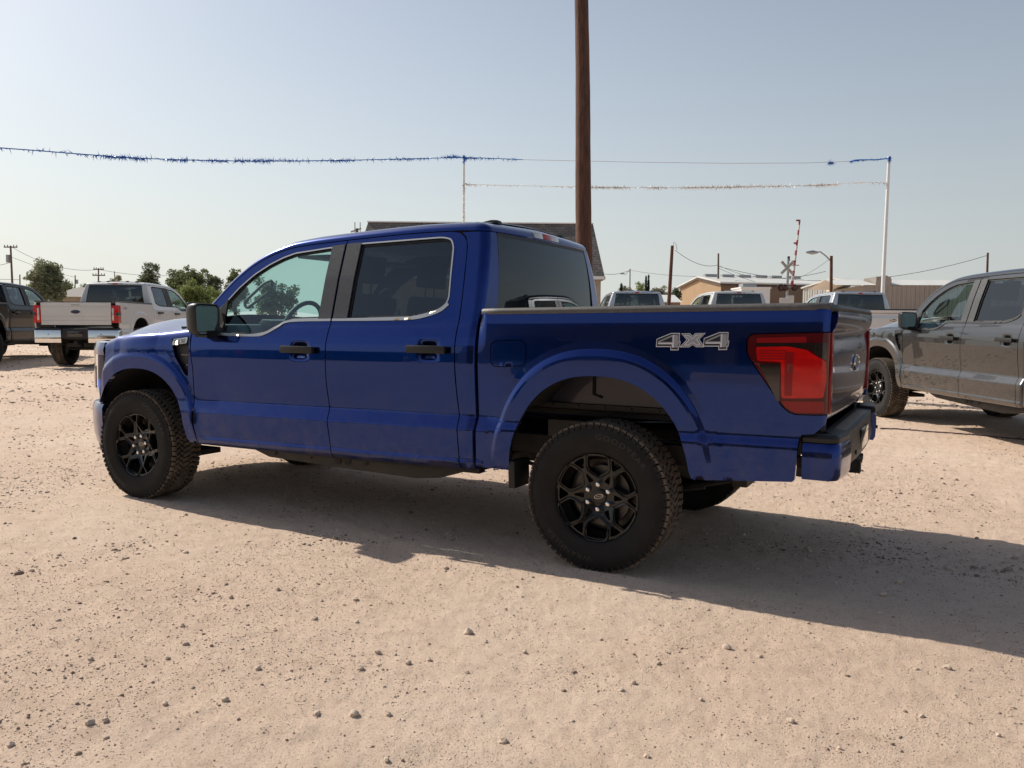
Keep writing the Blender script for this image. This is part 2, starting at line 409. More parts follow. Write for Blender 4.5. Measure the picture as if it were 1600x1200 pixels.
def arch_curve(A, z0l, z0r, n=44, k=1.0):
    cx, cz, a, b = A; P = []
    for f in np.linspace(math.pi, 0, n):
        c, s = math.cos(f), math.sin(f)
        P.append((cx+a*k*math.copysign(abs(c)**(2/2.3), c), cz+b*k*abs(s)**(2/2.3)))
    P = np.array(P); L = P[P[:, 0] < cx]; R = P[P[:, 0] >= cx]
    return np.concatenate([L[L[:, 1] > z0l+.005], R[R[:, 1] > z0r+.005]])
def ring_pts(A):
    cx, cz, a, b = A; P = []
    for d in np.concatenate([np.arange(.012, .085, .018), np.arange(.088, .150, .0055), [.158, .17, .185]]):
        k = 1+d/.58; f = np.linspace(math.pi+.12, -.12, 110)
        c, q = np.cos(f), np.sin(f)
        P.append(np.stack([cx+a*k*np.sign(c)*np.abs(c)**(2/2.3), cz+b*k*np.sign(q)*np.abs(q)**(2/2.3)], 1))
    return np.concatenate(P)
RING_F, RING_R = ring_pts(ARCH_F), ring_pts(ARCH_R)
TOPF = np.stack([a.ravel() for a in np.meshgrid(np.arange(-.42, .60, .03), np.linspace(1.15, 1.322, 30))], 1)
def off_ring(A): return lambda G: (arch_g(G[:, 0], G[:, 1], A)-1)*.58 > .195
def scoop_pts(hx, hz):
    X, Z = np.meshgrid(np.arange(hx-.10, hx+.101, .010), np.arange(hz-.085, hz+.086, .010)); return np.stack([X.ravel(), Z.ravel()], 1)
def off_scoop(hx, hz): return lambda G: (np.abs(G[:, 0]-hx) > .105) | (np.abs(G[:, 1]-hz) > .09)
A_PTS = [(.60, 1.285), (.69, 1.385), (.78, 1.480), (.91, 1.605), (1.04, 1.703), (1.17, 1.768), (1.30, 1.810), (1.45, 1.836), (1.84, 1.862), (2.34, 1.884), (2.66, 1.886), (2.80, 1.882)]
A_CURVE = spline(A_PTS, 5)
def a_z(x): return np.interp(x, A_CURVE[:, 0], A_CURVE[:, 1])
def offset_poly(P, d):
    P = np.asarray(P, float); n = len(P); a = np.roll(P, 1, 0); b = np.roll(P, -1, 0)
    e1 = P-a; e2 = b-P; e1 /= np.linalg.norm(e1, axis=1)[:, None]+1e-12; e2 /= np.linalg.norm(e2, axis=1)[:, None]+1e-12
    n1 = np.stack([e1[:, 1], -e1[:, 0]], 1); n2 = np.stack([e2[:, 1], -e2[:, 0]], 1)
    m = n1+n2; m /= np.linalg.norm(m, axis=1)[:, None]+1e-12; c = np.clip((m*n1).sum(1), .5, 1)
    ar = .5*((P[:, 0]*np.roll(P[:, 1], -1)-np.roll(P[:, 0], -1)*P[:, 1]).sum()); sg = 1 if ar > 0 else -1
    return P+m*(d*sg/c)[:, None]

# ------------------------------------------------------------------ wheel
TR = .4075; WC = .400
def wheel_parts(parent):
    """built about the hub; the outer face looks to -y; y=0 is the tyre's middle plane"""
    rim = None
    # rim face
    def yr(r): return np.interp(r, [0, .045, .075, .10, .15, .20, .226, .232, .243, .248], [-.062, -.064, -.070, -.078, -.092, -.100, -.102, -.110, -.116, -.112])
    sf = lambda u, v: np.stack([u, yr(np.hypot(u, v)), v], 1)
    def rot2(P, a): c, s = math.cos(a), math.sin(a); P = np.array(P); return P@np.array([[c, s], [-s, c]])
    circ = lambda r, n: np.array([(r*math.cos(t), r*math.sin(t)) for t in np.linspace(0, 2*math.pi, n, endpoint=False)])
    hexw = np.array([(-.058, .217), (-.060, .160), (-.050, .143), (0, .112), (.050, .143), (.060, .160), (.058, .217), (.030, .2235), (0, .2255), (-.030, .2235)])
    pol = lambda r, a: (r*math.sin(math.radians(a)), r*math.cos(math.radians(a)))
    outp = np.array([pol(.172, -1.8), pol(.217, -8.5), pol(.223, -8), pol(.224, 0), pol(.223, 8), pol(.217, 8.5), pol(.172, 1.8)])
    inp = np.array([pol(.088, -11), pol(.088, 11), pol(.135, 2.5), pol(.139, 0), pol(.135, -2.5)])
    hs_ = []
    for k in range(6):
        a = math.radians(60*k); hs_.append(rot2(rnd(hexw, .008, 2), a)); hs_.append(rot2(outp, a+math.radians(30))); hs_.append(rot2(rnd(inp, .006, 2), a+math.radians(30)))
    rim = panel('rim', circ(.247, 96), sf, RIMM, parent, holes=hs_, res=.03, flange=.034, edge=.018, outward=(0, -1, 0), warp=False)
    # raised ribs round the six windows, one mesh
    ribs = MB()
    for k in range(6):
        a = math.radians(60*k)
        U = hexw[:7]; P0 = rnd(U, .01, 2)
        o_ = rot2(offset_poly(rnd(hexw, .01, 2), .017), a); i_ = rot2(offset_poly(rnd(hexw, .01, 2), .003), a); mid = (o_+i_)/2
        rr = lambda P, up: np.stack([P[:, 0], yr(np.hypot(P[:, 0], P[:, 1]))-up, P[:, 1]], 1)
        G = np.stack([rr(o_, -.002), rr(o_*.3+mid*.7, .007), rr(i_*.4+mid*.6, .008), rr(i_, -.012)])
        ribs.grid(G, closed_v=True)
    ribs.build('spoke_rib', RIMM, rim, smooth=True, warp=False, ang=50)
    # barrel, brake disc
    b = MB(); an = np.linspace(0, 2*math.pi, 48, endpoint=False)
    prof = [(.247, -.112), (.243, -.118), (.236, -.112), (.230, -.09), (.222, -.06), (.20, -.04), (.20, .09), (.23, .11)]
    b.grid(np.array([[(r*math.cos(t), y, r*math.sin(t)) for t in an] for r, y in prof]), closed_v=True)
    b.build('rim_barrel', RIMD, rim, smooth=True, warp=False)
    d = MB(); prof = [(.06, -.03), (.165, -.03), (.165, -.006), (.06, -.006)]
    d.grid(np.array([[(r*math.cos(t), y, r*math.sin(t)) for t in an] for r, y in prof]), closed_v=True)
    prof = [(.001, .02), (.20, .02), (.2, .03)]
    d.grid(np.array([[(r*math.cos(t), y, r*math.sin(t)) for t in an] for r, y in prof]), closed_v=True)
    d.build('brake_disc', STEEL, rim, warp=False, smooth=True)
    # hub cap with oval, nuts
    h = MB(); prof = [(.040, -.055), (.040, -.072), (.036, -.0755), (.028, -.0765), (.0005, -.0765)]
    h.grid(np.array([[(r*math.cos(t), y, r*math.sin(t)) for t in an[::2]] for r, y in prof]), closed_v=True)
    h.build('hub_cap', RIMM, rim, smooth=True, warp=False)
    e = MB(); T = rotm('Y', math.radians(-18))
    ov = np.array([(.028*math.cos(t), 0, .0125*math.sin(t)) for t in an])
    for rr_, yy, in ((1.0, -.0767), (1.0, -.0785), (.86, -.0785)): pass
    G = np.array([ov*k+np.array([0, y, 0]) for k, y in ((1.02, -.076), (1.0, -.0785), (.84, -.0785), (.82, -.0765))])
    e.grid(G@T.T, closed_v=True)
    V, F = text_mesh('Ford', .016, shear=.35)
    e.add(np.stack([V[:, 0], np.full(len(V), -.0775), V[:, 1]], 1)@T.T, F)
    e.build('hub_emblem', SATIN, rim, warp=False)
    for k in range(6):
        m = MB(); a = math.radians(60*k+90); cx, cz = .0675*math.cos(a), .0675*math.sin(a)
        prof = [(.0145, -.068), (.0145, -.088), (.012, -.097), (.007, -.1005), (.0004, -.101)]
        m.grid(np.array([[(cx+r*math.cos(t), y, cz+r*math.sin(t)) for t in np.linspace(0, 2*math.pi, 12, endpoint=False)] for r, y in prof]), closed_v=True)
        m.build('lug_nut', CHROME, rim, smooth=True, warp=False, ang=30)
    # tyre
    t_ = MB(); prof = [(.236, -.104), (.246, -.122), (.262, -.129), (.285, -.1345), (.305, -.1365), (.308, -.1378), (.330, -.1385), (.352, -.1370), (.356, -.1350), (.375, -.1305), (.388, -.1265), (.392, -.118), (.3955, -.10), (.397, -.05), (.3975, 0), (.397, .05), (.3955, .10), (.390, .122), (.37, .131), (.32, .137), (.27, .130), (.24, .105)]
    at = np.linspace(0, 2*math.pi, 96, endpoint=False)
    def flat(V):                                        # the foot of the tyre flattens on the ground
        V = V.copy(); lim = -WC+.001; V[:, 2] = np.where(V[:, 2] < lim, lim+(V[:, 2]-lim)*.1, V[:, 2]); return V
    t_.grid(np.array([[(r*math.cos(t), y, r*math.sin(t)) for t in at] for r, y in prof]), closed_v=True)
    t_.V = [flat(v) for v in t_.V]
    tyre = t_.build('tyre', RUBBER, rim, smooth=True, warp=False, ang=60)
    tr = MB(); NP = 66
    lug = MB()
    def blk(a0, a1, y0, y1, r0, r1, sk=0., tr=tr):
        V = []
        for r, ins in ((r0, 0), (r1, .0018)):
            for aa, yy, s in ((a0, y0, 0), (a1, y0, 0), (a1, y1, 1), (a0, y1, 1)):
                da = ins/r*(1 if aa == a0 else -1); dy = ins*(1 if yy == y0 else -1)
                an_ = aa+da+sk*s; V.append((r*math.cos(an_), yy+dy, r*math.sin(an_)))
        tr.add(flat(np.array(V)), [(0, 1, 2, 3), (4, 7, 6, 5), (0, 4, 5, 1), (1, 5, 6, 2), (2, 6, 7, 3), (3, 7, 4, 0)])
    p = 2*math.pi/NP
    for k in range(NP):
        a = k*p; j = RNG.uniform(-.06, .06)*p
        al = .0045*(k % 2)
        for s in (-1, 1):
            y0, y1 = sorted((s*(.1245+al*.8), s*.093)); blk(a+j, a+p*.80+j, y0, y1, .386, .4068, sk=.15*p*s)
            y0, y1 = sorted((s*(.1335+al*.2), s*.1235)); blk(a+j+p*.05, a+p*(.72+.08*(k % 2))+j, y0, y1, .377-.004*(k % 2), .3955, tr=lug)
            y0, y1 = sorted((s*.0885, s*.062)); blk(a+p*.30, a+p*.98, y0, y1, .39, .4072, sk=-.28*p*s)
            y0, y1 = sorted((s*.0575, s*.033)); blk(a+p*.02, a+p*.74, y0, y1, .39, .4075, sk=.30*p*s)
        blk(a+p*.35, a+p*1.12, -.0285, .0285, .39, .4075, sk=.38*p)
    tr.build('tread', TREADM, tyre, warp=False); lug.build('shoulder_lug', RUBBER, tyre, warp=False, kind='stuff')
    for word, mid, sp in (('GOODYEAR', 62, 1.25), ('WRANGLER', 242, 1.15)):
        tx = MB(); V, F = text_mesh(word, .040, spacing=sp)
        V = V*np.array([1.25, 1.0])
        a = math.radians(mid)-V[:, 0]/.325; r = .331+V[:, 1]
        yy = -.1385-.0012-np.abs(r-.331)*-.03
        P = np.stack([r*np.cos(a), yy, r*np.sin(a)], 1); tx.add(P, F)
        tx.build('sidewall_lettering', LETTER, tyre, warp=False)
    return rim
WHEEL = None
def dup_tree(o, parent=None, deep=None):
    c = o.copy(); COL.objects.link(c); c.parent = parent
    for ch in o.children: dup_tree(ch, c)
    return c
def add_wheel(truck, x, side, scale=1., zc=WC, y=.858, roll=0.):
    global WHEEL
    if WHEEL is None: WHEEL = wheel_parts(truck); r = WHEEL
    else: r = dup_tree(WHEEL, truck)
    r.name = 'wheel'
    r.rotation_euler = (0, roll, 0) if side < 0 else (0, roll, math.pi)
    r.location = (x, side*y, zc); r.scale = (scale,)*3
    return r

# ------------------------------------------------------------------ plan curves for bumpers and nose
NOSE = spline([(-.36, -.968), (-.45, -.945), (-.55, -.900), (-.65, -.842), (-.745, -.760), (-.82, -.645), (-.875, -.48), (-.90, -.25), (-.905, 0)], 3)
NOSE = np.concatenate([NOSE, (NOSE[:-1]*np.array([1, -1]))[::-1]])
TAIL = np.array([(4.738, -.962)]+[(4.835+.072*math.sin(t), -.89-.072*math.cos(t)+.0) for t in np.linspace(0, math.pi/2, 9)]+[(4.918, -.80), (4.925, -.70), (4.932, -.60), (4.938, -.45), (4.942, -.31), (4.945, -.2), (4.946, 0)])
def curve_normals(C):
    t = np.gradient(C, axis=0); t /= np.linalg.norm(t, axis=1)[:, None]; return np.stack([t[:, 1], -t[:, 0]], 1)
def band(mb, C, prof, sgn=1, closed=True):
    Nn = curve_normals(C)*sgn
    if C[:, 0].mean() < 1: Nn = -Nn
    G = []
    for c, n in zip(C, Nn): G.append([(c[0]+n[0]*o, c[1]+n[1]*o, z) for o, z in prof])
    mb.grid(np.array(G), closed_v=closed)
    if closed:
        k = len(prof); base = mb.n-len(C)*k
        mb.F.append([base+i for i in range(k)]); mb.F.append([base+(len(C)-1)*k+i for i in range(k)][::-1])
def sub(C, lo, hi): return np.array([c for c in C if lo <= c[1] <= hi])

def emblem(parent, x, z, wd, yy=0., inner=EMDARK, letter=CHROME, nose=1):
    """oval badge on a face looking along +x"""
    an = np.linspace(0, 2*math.pi, 40, endpoint=False); h = wd*.39
    ov = lambda k, d: np.array([(x+d, yy+wd/2*k*math.cos(t), z+h/2*k*math.sin(t)) for t in an])
    e = MB(); e.grid(np.array([ov(1.02, 0), ov(1.0, .008), ov(.90, .008), ov(.88, .004)]), closed_v=True)
    r = e.build('emblem', letter, parent, smooth=True)
    b = MB(); b.add(ov(.9, .005), [tuple(range(40))]); b.build('emblem_field', inner, r)
    V, F = text_mesh('Ford', wd*.36, shear=.4)
    t = MB(); t.add(np.stack([np.full(len(V), x+.007), yy+V[:, 0], z+V[:, 1]], 1), F); t.build('emblem_script', letter, r)
    return r
def build_truck(P, heavy=False, chrome_trim=True, detail=1., body=BLUE):
    """P: the parent Empty"""
    res = .03/detail
    PRM = 'body'
    trim = SATIN if chrome_trim else PLASTIC
    for sd in (-1, 1):
        # ---- fender
        ac = arch_curve(ARCH_F, .69, .475)
        fo = [(.662, .458), (.664, .48), (.642, .61), (.632, .70), (.624, .85), (.620, 1.0), (.606, 1.08), (.594, 1.16), (.588, 1.326)]
        fo += [(x, 1.326) for x in np.linspace(.5, -.40, 10)]+[(-.43, 1.27), (-.425, 1.15), (-.34, 1.128), (-.335, 1.10), (-.375, .86), (-.425, .70)]
        fo += [tuple(p) for p in ac]+[(.585, .47), (.60, .456)]
        vent = rnd([(.405, 1.168), (.580, 1.176), (.588, 1.12), (.574, .935), (.545, .942), (.462, 1.05), (.415, 1.12)], .012, 2)
        fe = panel('fender', fo, s_fender, body, P, holes=[vent], res=.035, resz=.016, extra=np.concatenate([RING_F, TOPF]), keep=lambda G: off_ring(ARCH_F)(G) & (G[:, 1] < 1.145), side=sd, flange=.035)
        vo = offset_poly(vent, .004)
        g = panel('fender_vent', vo, s_fender, PLASTIC, fe, res=res, side=sd, off=-.03, flange=.0)
        for i in range(3):
            a = i*.045; m = MB()
            m.box((.455+a*.6, sd*.953-.004, 1.08-a*1.6), (.562, sd*.953+.006, 1.09-a*1.6))
            m.build('vent_slat', BLACKP, g)
        bp = rnd([(.424, 1.118), (.572, 1.128), (.575, 1.168), (.426, 1.160)], .006, 2)
        bg_ = panel('fender_badge', bp, s_fender, SATIN, fe, res=.05, side=sd, off=.006, flange=.012)
        V, F = text_mesh('F-150' if not heavy else 'F-250', .040)
        V = V*np.array([1.25, 1.]); V[:, 0] = V[:, 0]*(-1 if sd > 0 else 1)
        Q = s_fender(.499+V[:, 0], 1.143+V[:, 1]); Q[:, 1] -= .0078
        if sd > 0: Q[:, 1] *= -1
        t = MB(); t.add(Q, F); t.build('badge_lettering', EMDARK, bg_)
        # ---- doors
        bx, tx_ = [], []
        top1 = [(x, a_z(x)-.007) for x in np.linspace(.62, 1.838, 26)]
        fd = [(.603, 1.26), (.612, 1.29)]+top1+[(1.838, 1.34), (1.829, 1.18), (1.829, .93), (1.857, .69), (1.886, .49), (1.887, .462), (.672, .458), (.674, .48), (.652, .61), (.640, .70), (.632, .85), (.628, 1.0), (.614, 1.08), (.606, 1.16)]
        dlo1 = rnd([(.700, 1.250), (.80, 1.385), (.97, 1.553), (1.09, 1.645), (1.21, 1.711), (1.32, 1.755), (1.42, 1.782), (1.728, 1.810), (1.728, 1.352), (1.50, 1.345), (1.40, 1.305), (1.30, 1.257), (1.18, 1.240)], [.005, .01, .02, .02, .02, .02, .02, .012, .008, .03, .02, .03, .03], 3)
        d1 = panel('front_door', fd, s_side, body, P, holes=[dlo1], res=.05, resz=.0068, extra=scoop_pts(1.615, 1.142), keep=off_scoop(1.615, 1.142), side=sd, flange=.03)
        top2 = [(x, a_z(x)-.007) for x in np.linspace(1.846, 2.64, 16)]
        rd = [(1.846, 1.34)]+top2+list(map(tuple, spline([(2.64, a_z(2.64)-.007), (2.70, 1.868), (2.745, 1.835), (2.768, 1.78), (2.785, 1.62), (2.795, 1.40), (2.797, 1.12), (2.805, .95), (2.822, .78), (2.845, .49)], 4)))[1:]+[(2.846, .478), (1.894, .466), (1.893, .49), (1.864, .69), (1.836, .93), (1.836, 1.18)]
        dlo2 = rnd([(1.965, 1.352), (1.965, 1.826), (2.585, 1.842), (2.648, 1.828), (2.672, 1.78), (2.688, 1.62), (2.700, 1.48), (2.690, 1.445), (2.650, 1.412), (2.56, 1.385), (2.46, 1.365), (2.2, 1.357)], [.006, .006, .03, .02, .02, .02, .015, .015, .03, .03, .03, .01], 3)
        d2 = panel('rear_door', rd, s_side, body, P, holes=[dlo2], res=.05, resz=.0068, extra=scoop_pts(2.615, 1.166), keep=off_scoop(2.615, 1.166), side=sd, flange=.03)
        for D, dlo, gl_, pf in ((d1, dlo1, G_FRONT, (1.728, 1.834)), (d2, dlo2, G_PRIV, (1.850, 1.965))):
            panel('window_pane', offset_poly(dlo, .004), s_side, gl_, D, res=.08, side=sd, off=-.016, flange=0)
            panel('window_seal', offset_poly(dlo, .004), s_side, PLASTIC, D, holes=[offset_poly(dlo, -.013)], res=.08, side=sd, off=-.010, flange=.006)
            panel('window_trim', offset_poly(dlo, .009), s_side, trim, D, holes=[offset_poly(dlo, .000)], res=.08, side=sd, off=.0035, flange=.008)
            x0, x1 = pf
            pz = lambda x, dn: float(np.interp(x, [1.72, 1.84, 1.965], [1.815, 1.822, 1.829]))+.010 if dn else 1.338
            pp = [(x0+.001, pz(x0, 0)), (x1-.001, pz(x1, 0)), (x1-.001, pz(x1, 1)), (x0+.001, pz(x0, 1))]
            panel('pillar_trim', pp, s_side, PILLARM if chrome_trim else PLASTIC, D, res=.05, side=sd, off=.0055, flange=.008)
        sail = rnd([(.695, 1.246), (.805, 1.395), (.885, 1.480), (.893, 1.246)], [.005, .01, .01, .006], 2)
        panel('mirror_sail', sail, s_side, PLASTIC, d1, res=.06, side=sd, off=.006, flange=.015)
        # belt line moulding
        for D, pts in ((d1, [(.70, 1.238), (1.18, 1.232), (1.30, 1.246), (1.40, 1.292), (1.49, 1.330), (1.836, 1.340)]), (d2, [(1.848, 1.340), (2.2, 1.344), (2.46, 1.352), (2.57, 1.370), (2.66, 1.400), (2.71, 1.440)])):
            c = spline(pts, 4); t2 = np.gradient(c, axis=0); t2 /= np.linalg.norm(t2, axis=1)[:, None]; nn = np.stack([-t2[:, 1], t2[:, 0]], 1)
            poly = np.concatenate([c-nn*.0075, (c+nn*.0075)[::-1]])
            panel('belt_moulding', poly, s_side, trim, D, res=.08, side=sd, off=.007, flange=.012)
        for D, hx, hz in ((d1, 1.615, 1.144), (d2, 1.615+1.0, 1.168)):
            yy = float(yS(np.array([hx+.12]), np.array([hz]))[0])
            m = MB(); m.box((hx-.135, sd*(yy+.018), hz-.019), (hx+.138, sd*(yy+.042), hz+.027))
            for xx in (hx-.125, hx+.10): m.box((xx, sd*(yy-.01), hz-.010), (xx+.026, sd*(yy+.03), hz+.018))
            h = m.build('door_handle', PLASTIC, D, bevel=.008)
        cs = A_CURVE[(A_CURVE[:, 0] > .62)]; cs = np.concatenate([cs-np.array([0, .030]), (cs+np.array([0, .030]))[::-1]])
        panel('door_seal', cs, s_side, LINER, P, res=.1, side=sd, off=-.012, flange=0)
        # ---- cab corner
        zs = np.linspace(1.868, 1.40, 12); yg = lambda z: np.interp(z, [1.40, 1.87], [.735, .662])
        inner = [(float(XB(z)-RC+RC*math.pi/2+yS(2.90, z)-RC-yg(z)), z) for z in zs]
        co = [(2.853, .48), (2.829, .78), (2.812, .95), (2.804, 1.12), (2.802, 1.40), (2.792, 1.62), (2.775, 1.785), (2.753, 1.842), (2.725, 1.868), (2.72, 1.872)]+[(x, 1.872) for x in (2.80, 2.86, 2.92)]+[(inner[0][0], 1.872)]+inner+[(2.99, 1.40), (2.975, .50), (2.97, .482)]
        panel('cab_corner', co, s_corner, body, P, res=.014, resz=.0105, side=sd, flange=.02)
        # ---- bed side
        ac = arch_curve(ARCH_R, .52, .565)
        bo = [(2.958, 1.385), (2.958, .52), (2.965, .508), (3.19, .497)]+[tuple(p) for p in ac]+[(4.215, .56), (4.225, .552), (4.70, .588), (4.712, .60), (4.722, .79), (4.735, .815)]
        if not heavy: bo += [(4.79, .822), (4.838, .87), (4.842, .912), (4.705, .908), (4.672, .918), (4.640, .945), (4.485, 1.165), (4.466, 1.205), (4.466, 1.262), (4.486, 1.291), (4.842, 1.304), (4.842, 1.408)]
        else: bo += [(4.79, .822), (4.80, .93), (4.735, .935), (4.73, 1.33), (4.80, 1.335), (4.842, 1.34), (4.842, 1.408)]
        fdo = rnd([(3.045, 1.085), (3.04, 1.225), (3.262, 1.238), (3.268, 1.098)], .045, 4)
        holes = [offset_poly(fdo, .0045)] if sd < 0 else []
        b_ = panel('bed_side', bo, s_side, body, P, holes=holes, res=.035, resz=.012, extra=RING_R, keep=off_ring(ARCH_R), side=sd, flange=.03)
        if sd < 0: panel('fuel_door', fdo, s_side, body, b_, res=.02, side=sd, flange=.012)
        G = []
        for x in np.linspace(2.955, 4.838, 30):
            zr = 1.392+.0125*(x-2.955)*1.15; y0 = float(yS(np.array([x]), np.array([zr-.01]))[0])+.004
            pr = [(y0, zr-.014), (y0+.003, zr), (y0-.002, zr+.014), (y0-.016, zr+.021), (y0-.10, zr+.021), (y0-.115, zr+.010), (y0-.115, zr-.03)]
            G.append([(x, sd*a, b) for a, b in pr])
        m = MB(); m.grid(np.array(G), closed_v=True); m.F.append(list(range(7))); m.F.append([m.n-7+i for i in range(7)][::-1])
        m.build('rail_cap', RAILP, P, smooth=True, ang=50)
        # ---- wheel arch liners
        for A, nm in ((ARCH_F, 'front'), (ARCH_R, 'rear')):
            c = arch_curve(A, .45 if nm == 'front' else .52, .45 if nm == 'front' else .52, n=24, k=1.035)
            if nm == 'front':
                m = MB(); m.grid(np.array([[(x, sd*y, z) for y in (.935, .90, .56)] for x, z in c]))
                m.prism([tuple(p) for p in c], sd*.555, sd*.56)
                m.build('wheel_liner', LINER, P, smooth=True)
            else:
                m = MB(); m.grid(np.array([[(x, sd*y, z) for y in (.955, .93, .665)] for x, z in c[(c[:, 1] > .83)]]))
                m.build('wheel_liner', LINER, P, smooth=True)
                m = MB(); m.box((3.02, sd*.665, .872), (4.42, sd*.675, 1.255)); m.build('inner_bed_panel', INNERP, P)
                for xx in (3.55, 3.92, 3.985):
                    m = MB(); m.tube([(xx, sd*.680, 1.15), (xx, sd*.680, .93), (xx+.05, sd*.680, .915)], .009, 6); m.build('panel_rib', LINER, P)
                m = MB(); m.box((3.02, sd*.62, .845), (4.42, sd*.70, .872)); m.box((3.02, sd*.62, .80), (4.42, sd*.63, .845))
                for xx in np.arange(3.3, 4.3, .16): m.tube([(xx, sd*.70, .858), (xx, sd*.708, .858)], .010, 6)
                m.build('bed_rail_flange', FRAMEM, P)
                if not heavy:
                    m = MB(); m.prism([(3.165, .40), (3.205, .40), (3.200, .555), (3.16, .555)], sd*.80, sd*.985); m.build('mud_flap', PLASTIC, P, bevel=.004)
        # ---- side mirror
        k = 1.0 if not heavy else 1.15
        y0, y1 = sd*.955, sd*(.955+.205*k); zc_ = 1.337; h = .108*(1.0 if not heavy else 1.35)
        poly = rnd([(y0, zc_-h*.92), (y0, zc_+h*.95), (y1, zc_+h), (y1-sd*.012, zc_-h*.98)], .040, 4)
        m = MB(); G = []
        for xx, sc in ((.868, 1.0), (.862, 1.03), (.82, 1.03), (.775, .95), (.745, .78), (.735, .55)):
            c0 = np.array([(y0+y1)/2, zc_]); G.append([(xx, *(c0+(p-c0)*sc)) for p in poly])
        m.grid(np.array(G), closed_v=True); m.F.append([m.n-len(poly)+i for i in range(len(poly))])
        c0 = np.array([(y0+y1)/2, zc_])
        m.grid(np.array([[(.868, *(c0+(p-c0)*1.0)) for p in poly], [(.856, *(c0+(p-c0)*.90)) for p in poly]]), closed_v=True)
        m.prism([(.74, 1.262), (.74, 1.215), (.86, 1.215), (.86, 1.262)], sd*.94, sd*1.06)
        mi = m.build('side_mirror', MIRC, P, smooth=True, ang=40)
        m = MB(); m.add([(.8575, *(c0+(p-c0)*.91)) for p in poly], [tuple(range(len(poly)))]); m.build('mirror_glass', G_MIRR, mi)
        # ---- tail lamp
        if not heavy:
            LP = rnd([(4.472, 1.205), (4.472, 1.262), (4.490, 1.286), (4.840, 1.299), (4.840, .917), (4.706, .913), (4.676, .922), (4.645, .950), (4.489, 1.168)], [.02, .015, .015, .004, .004, .01, .015, .02, .02], 3)
            L = panel('tail_lamp', LP, s_side, RED_D, P, res=.015, side=sd, off=.002, flange=.03)
            for nm, poly, mt, of in (
                ('lamp_strip', [(4.515, 1.270), (4.742, 1.280), (4.745, 1.252), (4.515, 1.247)], RED_M, .0032),
                ('lamp_smoke', [(4.51, 1.244), (4.828, 1.252), (4.830, 1.168), (4.76, 1.22), (4.52, 1.226)], SMOKE, .0030),
                ('brake_lens', [(4.514, 1.226), (4.520, 1.172), (4.524, 1.160), (4.632, 1.158), (4.638, 1.0), (4.642, .985), (4.822, .995), (4.832, 1.07), (4.829, 1.165), (4.745, 1.218), (4.66, 1.232)], RED_B, .0040),
                ('reverse_lens', [(4.530, 1.146), (4.628, 1.146), (4.630, .972), (4.622, .965)], SMOKE, .0040),
                ('lower_lens', [(4.640, .972), (4.826, .978), (4.829, .925), (4.70, .921), (4.655, .945)], RED_M, .0036)):
                panel(nm, rnd(poly, .008, 2), s_side, mt, L, res=.013, side=sd, off=of+.0006, flange=.004)
            for i in range(4):
                panel('lens_rib', [(4.53, 1.212-i*.013), (4.66, 1.215-i*.013), (4.66, 1.209-i*.013), (4.53, 1.206-i*.013)], s_side, RED_M, L, res=.06, side=sd, off=.0052, flange=.003)
            panel('lens_edge', [(4.648, 1.205), (4.688, 1.207), (4.686, .998), (4.652, .998)], s_side, RED_M, L, res=.06, side=sd, off=.0050, flange=.003)
            m = MB(); m.box((4.832, sd*.870, .918), (4.852, sd*.925, 1.300)); m.build('lamp_return', RED_M, L, bevel=.006)
        else:
            m = MB(); m.box((4.728, sd*.80, .93), (4.858, sd*.972, 1.335)); L = m.build('tail_lamp', RED_B, P, bevel=.02)
            m = MB(); m.box((4.855, sd*.83, .99), (4.866, sd*.872, 1.27)); m.build('reverse_lens', CLEARL, L, bevel=.004)
            m = MB(); m.box((4.745, sd*.90, 1.085), (4.863, sd*.978, 1.17)); m.build('lamp_smoke', BLACKP, L, bevel=.006)
    # ---- windshield, pillars and roof: one swept skin
    Ac = A_CURVE; t = np.gradient(Ac, axis=0); t /= np.linalg.norm(t, axis=1)[:, None]; nn = np.stack([-t[:, 1], t[:, 0]], 1)
    ya = yS(Ac[:, 0], Ac[:, 1])
    ins = np.interp(Ac[:, 0], [.6, 1.3, 1.6], [.060, .072, .095]); ris = np.interp(Ac[:, 0], [.6, 1.3, 1.6], [.034, .044, .056])
    # the tail of the roof edge turns the rear corner
    side3 = np.stack([Ac[:, 0], -ya, Ac[:, 1]], 1); n3 = np.stack([nn[:, 0], 0*ya, nn[:, 1]], 1); in3 = np.tile([0, 1., 0], (len(Ac), 1))
    zt = 1.8795; xb = float(XB(1.872)); yc = float(yS(np.array(2.84), np.array(zt)))
    cor = []; cin = []
    R_ = .075
    for a in np.linspace(0, math.pi/2, 8)[1:]:
        cor.append((xb-R_+R_*math.sin(a), -(yc-R_+R_*math.cos(a)), zt)); cin.append((-math.sin(a), math.cos(a), 0))
    for yv in np.linspace(yc-R_, 0, 12)[1:]:
        cor.append((xb+.022*(1-(yv/(yc-R_))**2), -yv, zt+.008*(1-(yv/(yc-R_))**2))); cin.append((-1, 0, 0))
    side3 = np.concatenate([side3, cor]); in3 = np.concatenate([in3, cin]); n3 = np.concatenate([n3, np.tile([0, 0, 1.], (len(cor), 1))])
    ins = np.concatenate([ins, np.interp(np.arange(len(cor)), [0, 6], [.095, .13])]); ris = np.concatenate([ris, np.interp(np.arange(len(cor)), [0, 6, 17], [.056, .060, .072])])
    G = []
    for ph in np.linspace(0, math.pi/2, 9):
        G.append(side3+in3*(ins*(1-math.cos(ph)))[:, None]+n3*(ris*math.sin(ph))[:, None])
    G = np.array(G); inner = G[-1]; nA = len(Ac); hd = int(np.argmin(np.abs(Ac[:, 0]-1.38)))
